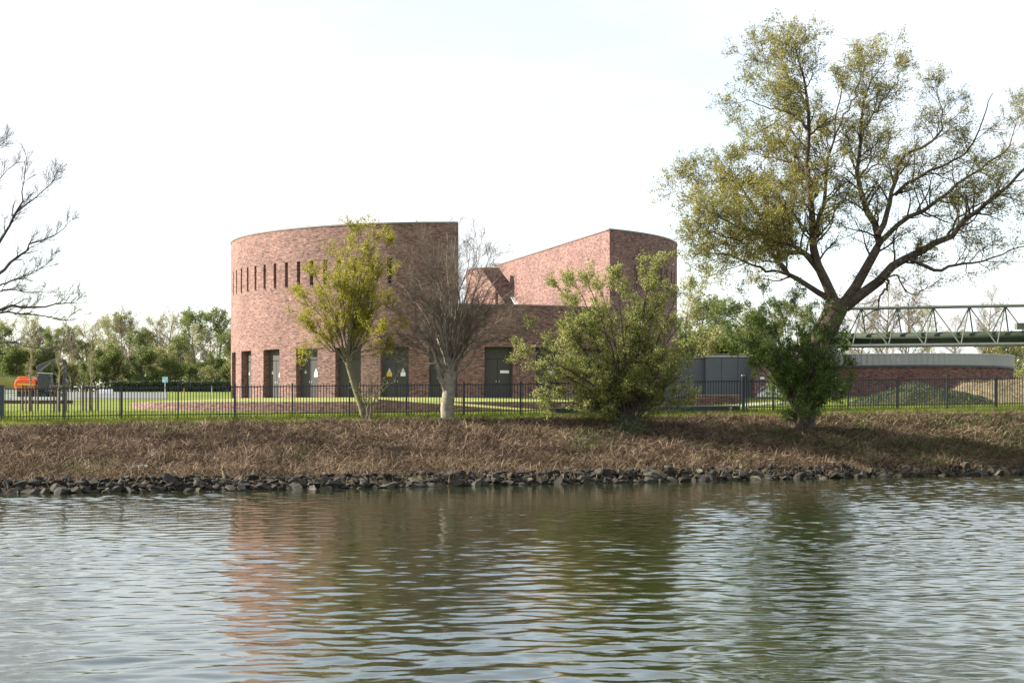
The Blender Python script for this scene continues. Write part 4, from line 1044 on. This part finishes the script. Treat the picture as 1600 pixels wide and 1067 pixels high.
eprism('exhaust', [(38, T_-21), (38, T_-25), (40, T_-25), (40, T_-21)], .2, .35, M['black'], bev=0)
cabp = [(62, T_), (62.5, T_-22), (66, T_-26), (82, T_-25), (84, T_-12), (84, T_)]
cb = eprism('cab', cabp, -1.2, -.1, M['machine_grey'], bev=.06)
eprism('window', [(64, T_-11), (64.5, T_-22), (67, T_-24), (73, T_-24), (73, T_-11)], -1.222, -1.206, M['glass'], cb, 0)
eprism('window', [(75, T_-5), (75, T_-24), (81, T_-23), (82.5, T_-12), (82.5, T_-5)], -1.222, -1.206, M['glass'], cb, 0)
eprism('roof', [(61.5, T_-26.2), (66, T_-27.6), (83, T_-26.6), (84, T_-25.2)], -1.25, -.05, M['pale_grey'], cb, 0)
eprism('boom', [(60, T_-8), (56, T_-34), (57.5, T_-39), (62, T_-40), (64, T_-36), (66, T_-10)], .1, .5, M['machine_grey'])
eprism('boom', [(57.5, T_-38), (62, T_-41), (78, T_-46), (97, T_-48), (100, T_-45), (97, T_-43.5), (78, T_-41), (63, T_-35)], .12, .48, M['machine_grey'])
eprism('stick', [(96, T_-49), (101, T_-48), (104, T_-44), (101.5, T_-18), (98, T_-18), (97, T_-44)], .15, .45, M['machine_grey'])
MB().bar(e(62, T_-30, .05), e(80, T_-43, .05), .08, 8).obj('hydraulic_ram', M['machine_grey'], ex)
MB().bar(e(80, T_-47, .3), e(97, T_-50, .3), .08, 8).obj('hydraulic_ram', M['machine_grey'], ex)
MB().bar(e(102.5, T_-42, .05), e(102.5, T_-22, .05), .06, 8).obj('hydraulic_ram', M['machine_grey'], ex)
eprism('bucket', [(98, T_-18.5), (102, T_-18.5), (105, T_-12), (103, T_-5), (97, T_-3), (93.5, T_-6), (96.5, T_-9), (98.5, T_-13)], -.2, .8, M['machine_grey'])
eprism('mirror', [(83.5, T_-21), (85.5, T_-21), (85.5, T_-17), (83.5, T_-17)], -1.35, -1.3, M['black'], cb, 0)

# white barrier blocks at the road edge
D = 214.
for p, hh, lb in ((160, .55, 'low white barrier block beside the asphalt road, left of the pair'), (171, .62, 'low white barrier block beside the asphalt road, right of the pair')):
    x = PX(p, D); g_ = float(ground(x, D))+.04; t = thing('barrier_block', lb, 'barrier', (x, D, g_), 'white barrier blocks by the road')
    mb = MB(); mb.prism([(x-.42, D-.3, g_), (x-.42, D+.3, g_), (x-.42, D+.12, g_+hh), (x-.42, D-.12, g_+hh)], (.84, 0, 0)); mb.obj('block', M['white'], t, .03)
    MB().bar((x+.2, D, g_+hh-.02), (x+.2, D, g_+hh+.1), .06, 8).obj('lifting_eye', M['pale_grey'], t)

# low white hall roof far behind the basin
D = 230.; hl = thing('storage_hall', 'low white hall roof just visible behind the basin', 'building', (PX(1325, D), D, float(ground(PX(1325, D), D))))
MB().box(PX(1290, D), PX(1352, D), D, D+8, float(ground(PX(1325, D), D))-.5, PZ(553, D)).obj('wall', M['pale_grey'], hl)
MB().prism([(PX(1288, D), D-.3, PZ(553, D)), (PX(1354, D), D-.3, PZ(553, D)), (PX(1348, D), D-.3, PZ(546, D)), (PX(1296, D), D-.3, PZ(546, D))], (0, 9, 0)).obj('roof', M['white'], hl)

# ------------------------------------------------------------------ riprap at the waterline
def stone_mesh(seed):
    r = np.random.default_rng(seed); bm = bmesh.new(); bmesh.ops.create_icosphere(bm, subdivisions=2, radius=.5)
    pl_ = norm(r.normal(0, 1, (9, 3))); of = r.uniform(.17, .36, 9)
    for v in bm.verts:
        p = np.array(v.co)
        for a, o_ in zip(pl_, of):
            d = p@a
            if d > o_: p = p-a*(d-o_)
        v.co = p*np.array((1.25, 1., .8))+r.normal(0, .012, 3)
    bmesh.ops.dissolve_limit(bm, angle_limit=.12, verts=bm.verts[:], edges=bm.edges[:])
    me = bpy.data.meshes.new('stone'); bm.to_mesh(me); bm.free(); me.materials.append(M['stone']); return me
SM = [stone_mesh(s) for s in range(10)]
r = np.random.default_rng(29)
def bank_pt(x, t):
    y = float(Yw(x)+t*(Yb(x)-Yw(x))); return np.array((x, y, float(ground(x, y))+float(bank_extra(x, y))))
lx, rx_ = -22.6, 29.2
for k in range(300):
    row = k % 3; i = k//3
    x = lx+(rx_-lx)*(i+r.random()*.9)/100; wdt = float(Yb(x)-Yw(x))
    y = float(Yw(x))+[-.16, .22, .62][row]+r.normal(0, .1); z = [-.02, .13, .31][row]+r.normal(0, .05)
    o = link('stone', SM[int(r.integers(10))], None, bank, (x, y, z))
    s = r.uniform(.34, .8)*(1.15 if row == 0 else 1); o.scale = (s*r.uniform(.9, 1.3), s, s*r.uniform(.7, 1)); o.rotation_euler = (r.normal(0, .4), r.normal(0, .4), r.uniform(0, 6.28))
Vs, Fs, off = [], [], 0
for k in range(1500):
    x = r.uniform(-60, 60) if k < 250 else r.uniform(lx, rx_); y = float(Yw(x))+r.uniform(-.25, 1.15); me = SM[int(r.integers(10))]
    z = .0+(y-float(Yw(x)))*.5; co = np.empty(len(me.vertices)*3, dtype=np.float32); me.vertices.foreach_get('co', co); co = co.reshape(-1, 3)*r.uniform(.2, .6 if k < 250 else .46)
    a = r.uniform(0, 6.28); ca, sa = math.cos(a), math.sin(a); co = co@np.array([[ca, -sa, 0], [sa, ca, 0], [0, 0, 1]])+np.array((x, y, z))
    Vs.append(co); Fs += [tuple(i+off for i in p.vertices) for p in me.polygons]; off += len(co)
tag(obj('rubble', np.concatenate(Vs), Fs, M['stone'], bank), kind='stuff')
def big_stone(px, t, s, sc, mat, name, label, cat, tilt=(0, 0, 0)):
    x = PX(px, 80.); x = px_on_bank(px, t); p = bank_pt(x, t)
    me = SM[3].copy(); me.materials.clear(); me.materials.append(mat)
    o = link(name, me, None, None, p+np.array((0, 0, s*.15))); o.scale = tuple(s*np.array(sc)); o.rotation_euler = tilt; tag(o, label, cat)
def px_on_bank(px, t):
    x = 0.
    for _ in range(20): x = PX(px, float(Yw(x)+t*(Yb(x)-Yw(x))))
    return x
big_stone(217, .25, .75, (1.6, .7, .22), M['concrete'], 'concrete_slab', 'pale tilted concrete fragment lying on the left bank', 'slab', (.5, -.12, .2))
big_stone(1386, .3, .45, (1, .8, .7), M['concrete'], 'boulder', 'pale boulder on the bank below the huge tree', 'stone')
big_stone(1522, .17, .45, (1, .8, .6), M['concrete'], 'boulder', 'pale boulder just above the riprap near the right edge', 'stone')
big_stone(930, .72, .3, (1.2, .8, .5), M['concrete'], 'boulder', 'small pale stone left of the multi stemmed shrub', 'stone')

# ------------------------------------------------------------------ ground cover
def stalks(n, xlo, xhi, tlo, thi, hmin, hmax, wd, lie, seed, mat, name, label, cat, mask=None):
    r = np.random.default_rng(seed); x = r.uniform(xlo, xhi, n); t = r.uniform(tlo, thi, n)
    if mask is not None: k = mask(x, t, r); x, t = x[k], t[k]
    n = len(x); y = Yw(x)+t*(Yb(x)-Yw(x)); z = ground(x, y)+bank_extra(x, y)
    p = np.stack([x, y, z], -1); L = r.uniform(hmin, hmax, n)
    az = r.uniform(0, 6.28, n); el = np.abs(r.normal(0, lie, n)); d = np.stack([np.cos(az)*np.cos(el), np.sin(az)*np.cos(el), np.sin(el)], -1)
    s = norm(np.cross(d, r.normal(0, 1, (n, 3))))*(wd*r.uniform(.6, 1.5, n))[:, None]
    p[:, 2] += r.uniform(0, .16, n)
    mid = p+d*(L*.55)[:, None]+np.array((0, 0, .06)); tip = p+d*L[:, None]
    V = np.stack([p-s, p+s, mid+s*.8, tip, mid-s*.8], 1).reshape(-1, 3)
    i = np.arange(n)[:, None]*5; F = i+np.array([[0, 1, 2, 4]]); F2 = i+np.array([[4, 2, 3]])
    me_F = np.concatenate([F, np.concatenate([F2, F2[:, 2:]], 1)]) if False else None
    quads = [tuple(q) for q in F]; tris = [tuple(q) for q in F2]
    # two triangles and one tip triangle per stalk, kept as one island
    T3 = np.concatenate([i+np.array([[0, 1, 2]]), i+np.array([[0, 2, 4]]), i+np.array([[4, 2, 3]])])
    return tag(obj(name, V, T3, mat), label, cat, kind='stuff')
stalks(120000, -30, 36, .06, 1.0, .15, .75, .013, .5, 301, M['dry_stalk'], 'dry_bramble', 'tangled dry brown bramble stalks covering the bank', 'dry grass')
stalks(5000, -30, 36, .1, 1.0, .5, 1.3, .010, .35, 305, M['straw'], 'bramble_canes', 'long pale dry canes lying across the bank', 'dry grass')
stalks(14000, -30, 36, .0, .3, .2, .5, .010, .8, 302, M['straw'], 'straw_grass', 'straw coloured dry grass above the riprap', 'dry grass')
stalks(16000, -30, 36, .97, 1.09, .15, .6, .012, .45, 306, M['dry_stalk'], 'bank_top_litter', 'dry stalks straggling over the top edge of the bank', 'dry grass', lambda x, t, r: (t-1)*14 < .55+.8*fbm(x, 0*x, 78, .15, 3))
def weedmask(x, t, r):
    v = fbm(x, t*12, 51, .1, 3)+np.clip((x-14)/10, -.5, .5)+.6*np.exp(-((x-5)/3.5)**2)*(t > .4); return v+r.normal(0, .25, len(x)) > .34
stalks(110000, -30, 36, .12, 1.0, .1, .34, .026, .7, 303, M['weed'], 'bank_weeds', 'low green weeds growing through the bank', 'weeds', weedmask)
def grass(n, x0, x1, d0, d1, hmin, hmax, wd, seed, name, label, pw=1.):
    r = np.random.default_rng(seed); x = r.uniform(x0, x1, n); y = Yb(x)+d0+(d1-d0)*r.random(n)**pw
    keep = (y-Yb(x)) > np.clip(-.15+.9*fbm(x, y, 77, .12, 3), -1.4, .9)+r.normal(0, .15, n)
    x, y = x[keep], y[keep]; n = len(x)
    tuft = fbm(x, y, 9, .5, 3); z = ground(x, y)+.02*fbm(x, y, 5, .3)*np.clip((y-Yb(x))/3, 0, 1)-.01+np.where(y < Yb(x), bank_extra(x, y)+.06, 0)
    h = r.uniform(hmin, hmax, n)*np.clip(1+.6*tuft, .35, 2); az = r.uniform(0, 6.28, n); le = np.abs(r.normal(0, .35, n))
    p = np.stack([x, y, z], -1); s = np.stack([-np.sin(az), np.cos(az), 0*az], -1)*(wd*r.uniform(.7, 1.3, n))[:, None]
    tip = p+np.stack([np.cos(az)*le*h, np.sin(az)*le*h, h], -1)
    V = np.stack([p-s, p+s, tip], 1).reshape(-1, 3)
    return tag(obj(name, V, np.arange(3*n).reshape(-1, 3), M['grass_blade']), label, 'grass', kind='stuff')
grass(130000, -34, 38, -1.3, 4.6, .06, .2, .009, 401, 'verge_grass', 'bright green grass strip between bank and fence')
grass(80000, -42, 48, 4.4, 38, .08, .2, .018, 402, 'meadow_grass', 'green meadow grass behind the fence', 1.4)
grass(9000, -34, 38, 2.75, 3.1, .15, .45, .010, 403, 'fence_tufts', 'longer grass tufts along the fence foot')
